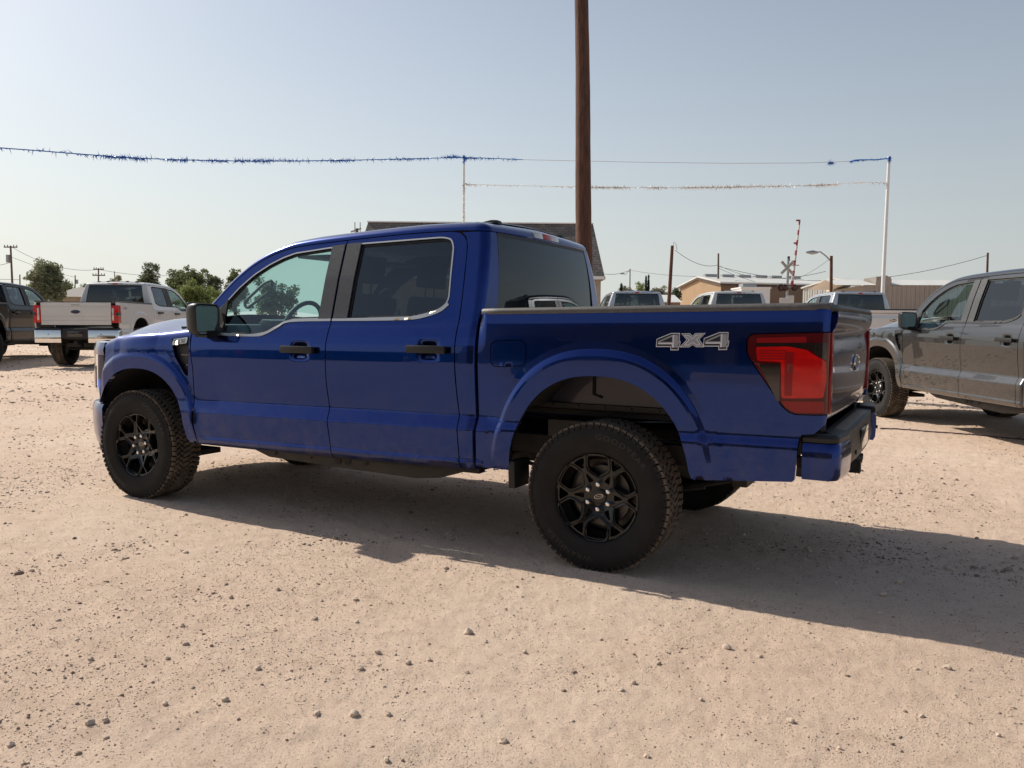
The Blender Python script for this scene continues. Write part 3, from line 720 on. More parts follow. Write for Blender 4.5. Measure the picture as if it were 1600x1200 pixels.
    for sd in (-1, 1):
        g = G*np.array([1, -1 if sd > 0 else 1, 1])
        m = MB(); m.grid(g[:, :hd+1]); m.build('windshield_pillar', body, P, smooth=True, ang=60)
        m = MB(); m.grid(g[:, hd:]); m.build('roof_edge', body, P, smooth=True, ang=60)
    rows = []
    crn = np.concatenate([np.interp(Ac[:, 0], [.6, 1.0, 1.38, 1.6, 2.6], [.16, .14, .075, .050, .032]), np.linspace(.030, .0, len(cor))])
    js = np.linspace(-1, 1, 17)
    for i in range(len(inner)):
        p = inner[i]; rows.append([p*np.array([1, 0, 1])+np.array([0, abs(p[1])*j, 0])+n3[i]*crn[i]*(1-abs(j)**2.2) for j in js])
    rows = np.array(rows)
    m = MB(); m.grid(rows[hd:]); roof = m.build('roof', body, P, smooth=True, ang=60)
    m = MB(); m.grid(rows[:hd+1]); m.build('windshield', G_FRONT, P, smooth=True, ang=60)
    # roof lamps
    m = MB(); bz = 1.894
    def backx(y): return xb+.022*(1-(y/.69)**2)
    ys_ = np.linspace(-.185, .185, 9)
    for a, b, mt, nm in ((-.185, -.062, CLEARL, 'cargo_lamp'), (-.062, .062, RED_B, 'brake_lamp'), (.062, .185, CLEARL, 'cargo_lamp')):
        mm = MB(); mm.add(*( [(backx(y)+dx, y, z) for y in (a, b) for dx, z in ((-.03, 1.885), (.004, 1.888), (-.006, 1.925), (-.04, 1.93))], [(0, 1, 2, 3), (7, 6, 5, 4), (0, 4, 5, 1), (1, 5, 6, 2), (2, 6, 7, 3), (3, 7, 4, 0)])); mm.build(nm, mt, P, bevel=.004)
    for yv in ((-.47, .47) if not heavy else (-.47, -.24, .24, .47)):
        mm = MB(); z0 = 1.966-.03*(abs(yv)/.7)**2
        mm.add([(x, yv+w_, z) for x, z, ww in ((2.665, z0-.01, .036), (2.705, z0+.012, .034), (2.76, z0+.022, .030), (2.800, z0+.020, .028), (2.825, z0-.012, .034)) for w_ in (-ww, ww)],
               [(0, 1, 3, 2), (2, 3, 5, 4), (4, 5, 7, 6), (6, 7, 9, 8), (0, 2, 4, 6, 8), (9, 7, 5, 3, 1), (0, 8, 9, 1)])
        mm.build('roof_clearance_lamp', PLASTIC, P, bevel=.005)
    # rear window
    sr = lambda u, v: np.stack([XB(v)+.004+.020*(1-(u/.7)**2), u, v], 1)
    ro = rnd([(-.735, 1.395), (-.662, 1.866), (.662, 1.866), (.735, 1.395)], .03, 3)
    panel('rear_window', ro, sr, G_REAR, P, res=.06, off=-.004, flange=0, outward=(1, 0, 0))
    panel('window_seal', offset_poly(ro, .008), sr, PLASTIC, P, holes=[offset_poly(ro, -.012)], res=.06, off=-.003, flange=.01, outward=(1, 0, 0))
    m = MB(); m.box((2.90, -.88, .55), (2.925, .88, 1.39)); m.build('cab_back_wall', body, P)
    m = MB(); G = []
    for yv in np.linspace(-.715, .715, 21): G.append([(backx(yv)+o_, yv, z) for o_, z in ((-.012, 1.850), (-.004, 1.868), (-.003, 1.893), (-.02, 1.90))])
    m.grid(np.array(G)); m.build('rear_header', body, P, smooth=True, ang=60)
    # hood, cowl
    HY = np.linspace(-1, 1, 25); G = []
    for tt in np.linspace(0, 1, 22):
        row = []
        for j in HY:
            yy = j*.857
            xf = float(np.interp(abs(yy), [0, .26, .52, .70, .81, .857], [-.885, -.88, -.85, -.79, -.66, -.50])); xr = .30+.27*abs(j)**2
            x = xf+(xr-xf)*tt; zf = float(np.interp(x, ZFX, ZFZ)); zc2 = float(np.interp(x, [-.9, -.8, -.6, -.35, -.1, .2, .5], [1.17, 1.245, 1.30, 1.345, 1.372, 1.385, 1.39]))
            edge = yy if x > -.42 else yy
            zz = zf-.004+(zc2-zf)*(1-abs(j)**2.6)+.010*math.exp(-((abs(j)-.62)/.10)**2)
            yl = yy*(1 if x > -.3 else max(.9, 1+np.interp(x, PLX, PLY)*.8))
            row.append((x, yl, zz))
        G.append(row)
    m = MB(); m.grid(np.array(G)); m.build('hood', body, P, smooth=True, ang=60)
    m = MB(); m.box((.30, -.80, 1.20), (.66, .80, 1.285)); m.build('cowl', PLASTIC, P)
    # nose
    m = MB(); band(m, NOSE, [(-.06, 1.06), (.0, 1.06), (.006, 1.10), (-.01, 1.155), (-.06, 1.165)]); m.build('nose_panel', body, P, smooth=True)
    m = MB(); band(m, sub(NOSE, -.60, .60), [(-.08, .69), (.0, .69), (.012, .74), (.010, 1.05), (-.08, 1.055)]); gr = m.build('grille', PLASTIC, P, smooth=True)
    for zz in (.76, .87, .98):
        m = MB(); band(m, sub(NOSE, -.56, .56), [(.008, zz), (.026, zz+.005), (.026, zz+.035), (.008, zz+.04)]); m.build('grille_bar', BLACKP, gr, smooth=True)
    for sd in (-1, 1):
        C = sub(NOSE, -.940, -.60) if sd < 0 else sub(NOSE, .60, .940)
        m = MB(); band(m, C, [(-.04, .76), (-.004, .76), (.004, .82), (.0, 1.055), (-.008, 1.12), (-.04, 1.12)]); hl = m.build('headlight', CLEARL, P, smooth=True)
        m = MB(); band(m, C[2:-1] if sd < 0 else C[1:-2], [(.002, .80), (.009, .80), (.007, .97), (.0, .97)]); m.build('headlight_lens', SMOKE, hl, smooth=True)
    m = MB(); band(m, NOSE, [(-.07, .36), (.0, .37), (.018, .45), (.026, .56), (.026, .655), (.012, .685), (-.07, .69)]); m.build('front_bumper', body if not heavy else CHROME, P, smooth=True, ang=40)
    m = MB(); band(m, sub(NOSE, -.97, .97), [(-.12, .30), (-.02, .30), (-.01, .37), (-.12, .37)]); m.build('air_dam', PLASTIC, P)
    # tailgate
    def s_gate(u, v):
        b = np.interp(v, [.86, .90, .96, 1.16, 1.20, 1.27, 1.295, 1.315, 1.345, 1.385, 1.41, 1.43], [-.02, -.006, .0, .006, .003, -.006, -.004, .012, .022, .026, .024, .010])
        if heavy: b = np.interp(v, [.86, .90, 1.16, 1.38, 1.42], [-.004, 0, .004, .004, -.004])
        return np.stack([4.838+b+.018*(1-(u/.9)**2), u, v], 1)
    gt = panel('tailgate', rnd([(-.865 if not heavy else -.795, .885), (.865 if not heavy else .795, .885), (.865 if not heavy else .80, 1.40), (-.865 if not heavy else -.80, 1.40)], .012, 2), s_gate, body, P, res=.035, flange=.03, outward=(1, 0, 0))
    if not heavy:
        m = MB(); G = []
        for yv in np.linspace(-.93, .93, 21):
            e_ = .0 if abs(yv) < .86 else (abs(yv)-.86)/.07*.02; xx = 4.838+.018*(1-(yv/.9)**2)
            G.append([(xx-.06, yv, 1.395), (xx+.018-e_, yv, 1.398), (xx+.026-e_, yv, 1.415), (xx+.012-e_, yv, 1.432), (xx-.03, yv, 1.436), (xx-.06, yv, 1.432)])
        m.grid(np.array(G), closed_v=True); m.F.append(list(range(6))); m.F.append([m.n-6+i for i in range(6)][::-1]); m.build('gate_spoiler', PLASTIC, gt, smooth=True, ang=50)
        emblem(gt, 4.866, 1.125, .235, letter=CHROME, inner=EMDARK)
    else:
        m = MB(); m.box((4.79, -.80, 1.40), (4.85, .80, 1.415)); m.build('gate_cap', PLASTIC, gt)
        emblem(gt, 4.862, 1.185, .215, letter=CHROME, inner=EMBLUE)
        m = MB(); m.box((4.861, -.10, 1.338), (4.866, .10, 1.346)); m.build('gate_seam', PLASTIC, gt)
        for zz in (1.30, .985, 1.08):
            m = MB(); m.box((4.8592, -.79, zz), (4.861, .79, zz+.004)); m.build('gate_crease', GREYF, gt)
    # rear bumper
    T2 = np.concatenate([TAIL, (TAIL[:-1]*np.array([1, -1]))[::-1]])
    cap = CHROME if heavy else body; hv_ = .06 if heavy else 0.
    for sd in (-1, 1):
        cy_ = .30 if heavy else .62; C = T2[(T2[:, 1]*sd > cy_)]
        m = MB(); band(m, C, [(-.05, .605-hv_), (.0, .60-hv_), (.004, .62-hv_), (.010, .770), (.004, .778), (-.05, .778)] if heavy else [(-.05, .605-hv_), (-.012, .600-hv_), (.0, .625-hv_), (.004, .70), (.0, .765), (-.012, .778), (-.05, .778)]); m.build('bumper_cap', cap, P, smooth=True, ang=40)
        m = MB(); band(m, C, [(-.10, .776), (-.008, .780), (-.004, .80), (-.016, .818), (-.10, .822)]); m.build('bumper_step', PLASTIC, P, smooth=True, ang=40)
        m = MB(); m.tube([(4.935, sd*.60, .70), (4.945, sd*.60, .70)], .011, 10); m.build('parking_sensor', PLASTIC, P)
    m = MB(); cy_ = .34 if heavy else .69; C = np.array([(float(np.interp(abs(v), np.abs(TAIL[::-1, 1]), TAIL[::-1, 0])), v) for v in np.linspace(-cy_, cy_, 15)]); band(m, C, [(-.16, .64), (-.03, .625), (-.02, .66), (-.03, .75), (-.03, .80), (-.16, .812)])
    m.box((4.70, -.50, .60), (4.84, .50, .80)); m.build('bumper_center', PLASTIC, P, smooth=True, ang=35)
    m = MB(); m.box((4.915, -.17, .655), (4.928, .17, .765)); m.build('plate_holder', BLACKP, P, bevel=.004)
    m = MB(); m.box((4.60, -.035, .50), (4.91, .035, .565)); m.box((4.60, -.035, .45), (4.72, .035, .50)); m.build('tow_hitch', DARK, P)
    m = MB(); m.tube([(4.55, .55, .52), (4.78, .60, .50), (4.86, .62, .49)], .033, 12); m.build('tail_pipe', STEEL, P, smooth=True)
    # bed inside
    m = MB()
    for sd in (-1, 1): m.box((2.97, sd*.645, .88), (4.80, sd*.66, 1.38)); m.box((2.97, sd*.66, 1.26), (4.80, sd*.845, 1.38))
    m.box((2.97, -.64, .80), (4.80, .64, .83)); m.box((4.35, -.84, .80), (4.80, .84, .83)); m.box((2.955, -.84, .80), (2.99, .84, 1.385)); m.box((4.79, -.80, .88), (4.825, .80, 1.39))
    m.build('bed_liner', DARK, P)
    # chassis
    m = MB()
    for sd in (-1, 1):
        m.tube([(-.75, sd*.45, .58), (.6, sd*.45, .50), (1.0, sd*.50, .45), (2.75, sd*.50, .45), (3.15, sd*.47, .58), (3.9, sd*.47, .62), (4.72, sd*.47, .58)], .06, 6)
        m.box((2.9, sd*.53, .55), (4.45, sd*.60, .66))
    for xx in (1.0, 1.9, 2.7, 3.2, 4.3): m.box((xx, -.48, .44), (xx+.08, .48, .52))
    m.build('chassis_frame', FRAMEM, P)
    m = MB(); m.box((.62, -.88, .50), (2.95, .88, .56)); m.box((.62, -.93, .452), (2.94, -.86, .56)); m.box((.62, .86, .452), (2.94, .93, .56)); m.build('floor_pan', DARK, P)
    m = MB(); m.prism([(1.05, .445), (1.22, .395), (1.9, .375), (2.45, .365), (2.62, .385), (2.80, .44), (2.80, .50), (1.05, .50)], -.86, -.62); tk = m.build('side_shield', FRAMEM, P, bevel=.006)
    m = MB()
    for xx, wd in ((1.28, .02), (1.60, .012), (1.83, .05), (1.91, .045), (2.06, .03)): m.tube([(xx, -.858, .425), (xx, -.866, .425)], wd*.55, 8)
    m.build('shield_hole', DARK, tk)
    m = MB(); m.tube([(3.693, -.70, .40), (3.693, .70, .40)], .045, 10); m.tube([(3.693, -.14, .40), (3.693, .0, .40), (3.693, .14, .40)], [.09, .155, .09], 12)
    m.tube([(0, -.70, .38), (0, .70, .38)], .04, 10); m.tube([(0.1, .12, .42), (3.6, 0, .42)], .04, 10)
    m.build('axle', FRAMEM, P, smooth=True)
    for sd in (-1, 1):
        m = MB()
        for i, (a, b) in enumerate(((3.06, 4.32), (3.2, 4.18), (3.35, 4.05))):
            xs = np.linspace(a, b, 9); zz = .50-.10*(1-((xs-3.693)/.65)**2)-i*.012
            m.tube([(x, sd*.60, z) for x, z in zip(xs, zz)], .013, 4)
        m.tube([(3.50, sd*.62, .38), (3.62, sd*.64, .75)], .025, 8); m.build('leaf_spring', FRAMEM, P)
        m = MB(); m.tube([(.02, sd*.55, .32), (.06, sd*.50, .85)], .05, 8); m.box((-.25, sd*.45, .30), (.3, sd*.66, .34)); m.build('front_suspension', DARK, P)
    m = MB(); m.tube([(2.75, .35, .44), (3.35, .35, .46)], .10, 12); m.tube([(3.35, .35, .46), (3.55, .62, .62), (4.0, .66, .60), (4.55, .55, .52)], .035, 10); m.build('muffler', STEEL, P, smooth=True)
    m = MB(); m.tube([(4.22, 0, .52), (4.22, 0, .72)], .36, 24); m.build('spare_tyre', RUBBER, P)
    m = MB(); m.box((3.22, -.60, .58), (3.50, -.50, .76)); m.build('canister', M('canister_grey', (.12, .11, .09), .6) if 'canister_grey' not in bpy.data.materials else bpy.data.materials['canister_grey'], P, bevel=.01)
    m = MB(); m.box((-.80, -.55, .55), (.55, .55, 1.10)); m.prism([(-.50, -.88), (-.50, .88), (-.62, .83), (-.78, .66), (-.84, 0), (-.78, -.66), (-.62, -.83)], .40, 1.05, axis='z'); m.build('engine_bay', DARK, P)
    # cabin
    m = MB(); m.box((.60, -.84, 1.02), (.98, .84, 1.20)); m.prism([(.50, 1.20), (.62, 1.305), (.90, 1.305), (.99, 1.22), (.99, 1.10)], -.84, .84); m.prism([(.86, 1.30), (.90, 1.345), (1.0, 1.335), (1.01, 1.24)], -.60, -.20); m.build('dashboard', CABINL, P, bevel=.015)
    m = MB(); m.box((.90, -.10, 1.10), (.985, .20, 1.36)); m.build('center_screen', BLACKP, P, bevel=.01)
    m = MB(); R1 = rotm('Y', math.radians(22)); an = np.linspace(0, 2*math.pi, 33)
    ring = np.array([(0, .19*math.cos(t), .19*math.sin(t)) for t in an])@R1.T+np.array([1.11, -.40, 1.29])
    m.tube(ring, .017, 8, cap=False); hub = np.array([1.10, -.40, 1.28])
    for k in (180, 0, 270):
        e_ = np.array([0, .19*math.cos(math.radians(k)), .19*math.sin(math.radians(k))])@R1.T+np.array([1.11, -.40, 1.29]); m.tube([hub, e_], .016, 6)
    m.tube([(1.09, -.40, 1.28), (1.125, -.40, 1.29)], .06, 12); m.tube([(.95, -.40, 1.22), (1.10, -.40, 1.28)], .03, 8); m.build('steering_wheel', CABINL, P, smooth=True, ang=50)
    for row, xs in ((0, 1.55), (1, 2.42)):
        for yv in (-.40, .40):
            m = MB(); b_ = .255
            m.box((xs-.42, yv-b_, .82), (xs+.10, yv+b_, 1.0))
            Rr = rotm('Y', math.radians(14)); m.box((xs-.02, yv-b_, .95), (xs+.13, yv+b_, 1.55), R=Rr, c=(xs, yv, 1.0))
            s_ = m.build('seat', CABIN, P, bevel=.05)
            m = MB(); m.box((xs+.105, yv-.135, 1.60), (xs+.205, yv+.135, 1.79), R=rotm('Y', math.radians(8)), c=(xs+.15, yv, 1.6)); m.tube([(xs+.14, yv-.06, 1.5), (xs+.155, yv-.06, 1.64)], .007, 6); m.tube([(xs+.14, yv+.06, 1.5), (xs+.155, yv+.06, 1.64)], .007, 6)
            m.build('headrest', CABIN, s_, bevel=.03)
    m = MB(); m.box((2.2, -.78, .80), (2.86, .78, 1.0)); m.box((2.62, -.78, .95), (2.84, .78, 1.42)); m.build('rear_bench', CABIN, P, bevel=.03)
    m = MB(); m.box((.62, -.84, .80), (2.88, -.78, 1.2)); m.box((.62, .78, .80), (2.88, .84, 1.2)); m.build('door_lining', CABIN, P)
    m = MB(); m.box((1.42, -.64, 1.868), (2.84, .64, 1.880)); m.build('headliner', CABINL, P)
    m = MB(); m.box((1.13, -.125, 1.655), (1.165, .125, 1.72)); m.tube([(1.15, 0, 1.72), (1.19, 0, 1.80), (1.26, 0, 1.86)], .018, 8); m.box((1.20, -.07, 1.76), (1.34, .07, 1.84)); m.build('rear_view_mirror', PLASTIC, P, bevel=.01)
    for sd in (-1, 1):
        m = MB(); lp_ = rnd([(.86, 1.46), (.90, 1.415), (1.10, 1.545), (1.10, 1.62), (1.03, 1.60)], .03, 3); m.tube([(a, sd*(.735-.25*(b_-1.42)), b_) for a, b_ in np.vstack([lp_, lp_[:1]])], .011, 6, cap=False); m.build('grab_handle', CABINL, P, smooth=True)
        m = MB(); m.box((1.22, sd*.16, 1.775), (1.50, sd*.56, 1.795)); m.build('sun_visor', CABINL, P, bevel=.006)
        m = MB(); m.prism([(1.76, .9), (1.92, .9), (1.90, 1.85), (1.76, 1.85)], sd*.845, sd*.80); 
        m2 = np.array(m.V[0]); m2[:, 1] -= sd*np.interp(m2[:, 2], [1.3, 1.85], [0, .15]); m.V[0] = m2; m.build('inner_pillar', CABINL, P)
    sc = 1.0 if not heavy else 1.06
    for x in (0., 3.693):
        for sd in (-1, 1):
            xw = x if not heavy else x*4.06/3.693
            add_wheel(P, xw, sd, scale=sc, zc=WC*sc, roll=(0.0 if x else math.radians(18))+(0 if sd < 0 else .4))
    return P
def decal(truck):
    b = [o for o in truck.children if o.name.startswith('bed_side')][0]
    def mp(P):
        P = np.asarray(P, float); x = 4.012+(P[:, 0]-170)/1105*.372; z = 1.292-(P[:, 1]-210)/230*.088+(x-4.2)*.03; return np.stack([x, z], 1)
    four = [(178, 288), (400, 212), (535, 214), (535, 322), (553, 324), (540, 398), (525, 398), (525, 440), (398, 440), (398, 396), (172, 394)]
    X = [(556, 220), (690, 220), (728, 256), (768, 220), (922, 220), (832, 302), (912, 392), (905, 402), (792, 402), (736, 372), (680, 402), (546, 402), (548, 388), (642, 306)]
    w_ = lambda poly, ins: mp(offset_poly(np.array(poly, float), -ins))
    k = 0
    for dx in (0, 722):
        F4 = np.array(four)+np.array([dx, 0])
        a = panel('decal_numeral', w_(F4, 0), s_side, WHITEF, b, res=.1, off=.0014, flange=.0)
        panel('decal_inner', w_(F4, 11), s_side, BLACKF, a, res=.1, off=.0022, flange=.0)
        g = np.array([(205, 320), (425, 236), (515, 238), (515, 322), (530, 335), (530, 366), (512, 368), (512, 405), (420, 405), (420, 362), (205, 358)])+np.array([dx, 0])
        panel('decal_inner', mp(g), s_side, GREYF, a, res=.1, off=.0030, flange=.0)
        panel('decal_inner', mp(np.array([(235, 328), (420, 262), (420, 330)])+np.array([dx, 0])), s_side, BLACKF, a, res=.1, off=.0038, flange=.0)
        panel('decal_inner', mp(np.array([(205, 342), (432, 342), (432, 236), (450, 236), (450, 405), (420, 405), (420, 360), (205, 358)])+np.array([dx, 0])), s_side, WHITEF, a, res=.1, off=.0038, flange=.0)
    a = panel('decal_letter', w_(X, 0), s_side, WHITEF, b, res=.1, off=.0014, flange=.0)
    panel('decal_inner', w_(X, 10), s_side, BLACKF, a, res=.1, off=.0022, flange=0)
    panel('decal_inner', w_(X, 20), s_side, WHITEF, a, res=.1, off=.0030, flange=0)
    panel('decal_inner', w_(X, 34), s_side, GREYF, a, res=.1, off=.0038, flange=0)

# ================================================================== PLACE
# ---- ground
def vnoise(x, y, seed=0):
    """smooth value noise, vectorised"""
    xi = np.floor(x).astype(np.int64); yi = np.floor(y).astype(np.int64); fx = x-xi; fy = y-yi
    fx = fx*fx*(3-2*fx); fy = fy*fy*(3-2*fy)
    def h(a, b):
        n = (a*374761393+b*668265263+seed*1274126177) & 0xffffffff
        n = ((n ^ (n >> 13))*1274126177) & 0xffffffff
        return ((n ^ (n >> 16)) & 0xffff)/65535.0
    return (h(xi, yi)*(1-fx)+h(xi+1, yi)*fx)*(1-fy)+(h(xi, yi+1)*(1-fx)+h(xi+1, yi+1)*fx)*fy
def relief(x, y):
    r = .020*(vnoise(x*.45, y*.45, 1)-.5)+.009*(vnoise(x*1.7, y*1.7, 2)-.5)+.0070*(vnoise(x*6, y*6, 3)-.5)+.0055*(vnoise(x*17, y*17, 4)-.5)+.0045*(vnoise(x*41, y*41, 5)-.5)+.004*np.clip(vnoise(x*9, y*9, 12)-.6, 0, 1)*vnoise(x*70, y*70, 13)*2
    # vehicle ruts sweeping across the foreground
    c = y+4.3-.10*(x-3)-.9*np.sin((x-3)*.22)
    for o in (-.85, .85): r = r-.012*np.exp(-((c-o)/.15)**2)+.008*np.exp(-((c-o-.24)/.07)**2)+.006*np.exp(-((c-o+.23)/.07)**2)
    c2 = y+2.6+.33*(x-4)
    for o in (-.85, .85): r = r-.008*np.exp(-((c2-o)/.14)**2)+.006*np.exp(-((c2-o-.22)/.06)**2)
    return r
def ground_z(x, y): return gz(x, y)+relief(np.asarray(x, float), np.asarray(y, float))-.004
va = math.atan2(CF[1], CF[0])
an = np.concatenate([np.linspace(-.72, .72, 860), np.linspace(.72, 2*math.pi-.72, 150)[1:-1]])+va
rr = np.concatenate([[0.0, .6, 1.1], np.geomspace(1.5, 14, 330), np.geomspace(14.2, 60, 90), np.geomspace(62, 900, 30)])
A_, R__ = np.meshgrid(an, rr); GX = CAM[0]+R__*np.cos(A_); GY = CAM[1]+R__*np.sin(A_)
fade = np.clip(1-(R__-25)/30, 0, 1)
GZ = gz(GX, GY)+relief(GX, GY)*fade-.004
V = np.stack([GX, GY, GZ], -1); na = len(an); nr = len(rr)
ii, jj = np.meshgrid(np.arange(nr-1), np.arange(na), indexing='ij')
F = np.stack([ii*na+jj, ii*na+(jj+1) % na, (ii+1)*na+(jj+1) % na, (ii+1)*na+jj], -1).reshape(-1, 4)
F = F[:, ::-1] if False else F
me = bpy.data.meshes.new('ground'); me.vertices.add(V.size//3); me.vertices.foreach_set('co', V.reshape(-1))
me.loops.add(F.size); me.loops.foreach_set('vertex_index', F.reshape(-1)); me.polygons.add(len(F))
me.polygons.foreach_set('loop_start', np.arange(0, F.size, 4)); me.polygons.foreach_set('loop_total', np.full(len(F), 4))
me.update(); me.polygons.foreach_set('use_smooth', [True]*len(F)); me.validate()
GM = M('caliche_ground', (.60, .45, .335), .95, spec=.15)
b = GM.node_tree.nodes['Principled BSDF']
tc = N(GM, 'ShaderNodeTexCoord')
def nz(scale, detail=6, rough=.6):
    n = N(GM, 'ShaderNodeTexNoise'); n.inputs['Scale'].default_value = scale; n.inputs['Detail'].default_value = detail; n.inputs['Roughness'].default_value = rough
    lk(GM, tc.outputs['Object'], n.inputs['Vector']); return n
def ramp(src, stops):
    r = N(GM, 'ShaderNodeValToRGB'); e = r.color_ramp.elements
    while len(e) < len(stops): e.new(.5)
    for k, (p, c) in enumerate(stops): e[k].position = p; e[k].color = (*c, 1)
    lk(GM, src, r.inputs[0]); return r
def mixc(a, b_, f, mode='MIX'):
    m = N(GM, 'ShaderNodeMix', data_type='RGBA', blend_type=mode)
    lk(GM, f, m.inputs[0]) if not isinstance(f, float) else setattr(m.inputs[0], 'default_value', f)
    lk(GM, a, m.inputs[6]); lk(GM, b_, m.inputs[7]); return m.outputs[2]
big = ramp(nz(.35, 5).outputs[0], [(.3, (.64, .475, .36)), (.5, (.70, .53, .405)), (.72, (.74, .585, .46))])
mid = ramp(nz(7, 8, .7).outputs[0], [(.25, (.84, .81, .78)), (.5, (1, 1, 1)), (.78, (1.07, 1.07, 1.07))])
fine = ramp(nz(95, 5, .75).outputs[0], [(.30, (.50, .45, .42)), (.45, (1, 1, 1)), (.66, (1.06, 1.06, 1.06)), (.8, (1.2, 1.2, 1.2))])
c1 = mixc(big.outputs[0], mid.outputs[0], 1.0, 'MULTIPLY'); c2 = mixc(c1, fine.outputs[0], 1.0, 'MULTIPLY')
vo = N(GM, 'ShaderNodeTexVoronoi'); vo.inputs['Scale'].default_value = 85; lk(GM, tc.outputs['Object'], vo.inputs['Vector'])
peb = ramp(vo.outputs['Distance'], [(.12, (1, 1, 1)), (.30, (0, 0, 0))])
pn = ramp(nz(2.2, 6, .7).outputs[0], [(.40, (0, 0, 0)), (.60, (1, 1, 1))])
pm = N(GM, 'ShaderNodeMath', operation='MULTIPLY'); lk(GM, peb.outputs[0], pm.inputs[0]); lk(GM, pn.outputs[0], pm.inputs[1])
pc = ramp(vo.outputs['Color'], [(0, (.34, .235, .17)), (.35, (.60, .455, .35)), (1, (.84, .70, .57))])
c3 = mixc(c2, pc.outputs[0], pm.outputs[0]); lk(GM, c3, b.inputs['Base Color'])
n1 = nz(150, 6, .8); n2 = nz(14, 8, .68)
ad = N(GM, 'ShaderNodeMath', operation='MULTIPLY_ADD'); lk(GM, n2.outputs[0], ad.inputs[0]); ad.inputs[1].default_value = .9; lk(GM, n1.outputs[0], ad.inputs[2])
ad2 = N(GM, 'ShaderNodeMath', operation='MULTIPLY_ADD'); lk(GM, pm.outputs[0], ad2.inputs[0]); ad2.inputs[1].default_value = .55; lk(GM, ad.outputs[0], ad2.inputs[2])
bp = N(GM, 'ShaderNodeBump'); bp.inputs['Strength'].default_value = .9; bp.inputs['Distance'].default_value = .0095
lk(GM, ad2.outputs[0], bp.inputs['Height']); lk(GM, bp.outputs[0], b.inputs['Normal'])
me.materials.append(GM); go = bpy.data.objects.new('ground', me); COL.objects.link(go); go['kind'] = 'structure'

# ---- loose gravel: tens of thousands of small stones in one mesh
STONE = noisy(M('stone', (.58, .46, .36), .9, spec=.2), 3, .5, detail=5, c2=(.22, .155, .115), bump=.0015, bscale=90)
_b = STONE.node_tree.nodes['Principled BSDF']; _g = N(STONE, 'ShaderNodeNewGeometry'); _r = N(STONE, 'ShaderNodeValToRGB'); _e = _r.color_ramp.elements
for _p, _c in ((0, (.13, .075, .05)), (.22, (.26, .165, .11)), (.55, (.52, .37, .26)), (1, (.80, .66, .52))):
    _q = _e[0] if _p == 0 else (_e[1] if _p == 1 else _e.new(_p)); _q.position = _p; _q.color = (*_c, 1)
lk(STONE, _g.outputs['Random Per Island'], _r.inputs[0]); _m = N(STONE, 'ShaderNodeMix', data_type='RGBA'); _m.inputs[0].default_value = .6
_l = _b.inputs['Base Color'].links[0].from_socket; lk(STONE, _l, _m.inputs[6]); lk(STONE, _r.outputs[0], _m.inputs[7]); lk(STONE, _m.outputs[2], _b.inputs['Base Color'])
def stone_shape(seed, n=1):
    bm = bmesh.new(); bmesh.ops.create_icosphere(bm, subdivisions=n, radius=1)
    r = random.Random(seed)
    for v in bm.verts:
        k = r.uniform(.68, 1.12); v.co = v.co*k
    V = np.array([v.co[:] for v in bm.verts]); F = np.array([[v.index for v in f.verts] for f in bm.faces]); bm.free(); return V, F
SH = [stone_shape(i, 1) for i in range(7)]
def scatter(n, rmin, rmax, smin, smax, pw, clump):
    u = RNG.random(n*3); r = np.sqrt(rmin**2+(rmax**2-rmin**2)*u**1.5); a = va+RNG.uniform(-.70, .70, n*3)
    x = CAM[0]+r*np.cos(a); y = CAM[1]+r*np.sin(a)
    keep = RNG.random(n*3) < np.clip((vnoise(x*.8, y*.8, 9)*.6+vnoise(x*2.7, y*2.7, 10)*.4-clump)*3, .10, 1)
    x, y = x[keep][:n], y[keep][:n]; k = len(x)
    s = smin*(1-RNG.random(k)*(1-(smin/smax)**pw))**(-1/pw)
    return x, y, s
def octa(seed):
    r = random.Random(seed); V = np.array([(1, 0, 0), (-1, 0, 0), (0, 1, 0), (0, -1, 0), (0, 0, 1), (0, 0, -1)], float)*np.array([[r.uniform(.7, 1.2)] for _ in range(6)])
    return V, np.array([(0, 2, 4), (2, 1, 4), (1, 3, 4), (3, 0, 4), (2, 0, 5), (1, 2, 5), (3, 1, 5), (0, 3, 5)])
SHO = [octa(i) for i in range(6)]
parts = [scatter(60000, 1.6, 8.5, .0016, .0058, 1.9, .22), scatter(26000, 1.6, 9, .0024, .015, 3.0, .36), scatter(22000, 5, 22, .005, .024, 2.8, .34), scatter(13000, 14, 42, .012, .036, 2.5, .26)]
Vs, Fs, n0 = [], [], 0
for x, y, s in parts:
    z = ground_z(x, y)
    SS = SHO if len(x) > 45000 else SH
    for k in range(len(SS)):
        idx = np.arange(k, len(x), len(SS)); SV, SF = SS[k]
        th = RNG.uniform(0, 6.28, len(idx)); c, sn = np.cos(th), np.sin(th)
        sx = s[idx]*RNG.uniform(.8, 1.3, len(idx)); sy = s[idx]*RNG.uniform(.7, 1.1, len(idx)); sz = s[idx]*RNG.uniform(.5, .85, len(idx))
        X = SV[None, :, 0]*sx[:, None]; Y = SV[None, :, 1]*sy[:, None]; Z = SV[None, :, 2]*sz[:, None]
        P = np.stack([X*c[:, None]-Y*sn[:, None]+x[idx][:, None], X*sn[:, None]+Y*c[:, None]+y[idx][:, None], Z+(z[idx]+sz*RNG.uniform(-.15, .30, len(idx)))[:, None]], -1)
        Vs.append(P.reshape(-1, 3)); Fs.append((SF[None]+(n0+np.arange(len(idx))*len(SV))[:, None, None]).reshape(-1, 3)); n0 += len(idx)*len(SV)
V = np.concatenate(Vs); F = np.concatenate(Fs)
me = bpy.data.meshes.new('gravel'); me.vertices.add(len(V)); me.vertices.foreach_set('co', V.reshape(-1)); me.loops.add(F.size); me.loops.foreach_set('vertex_index', F.reshape(-1))
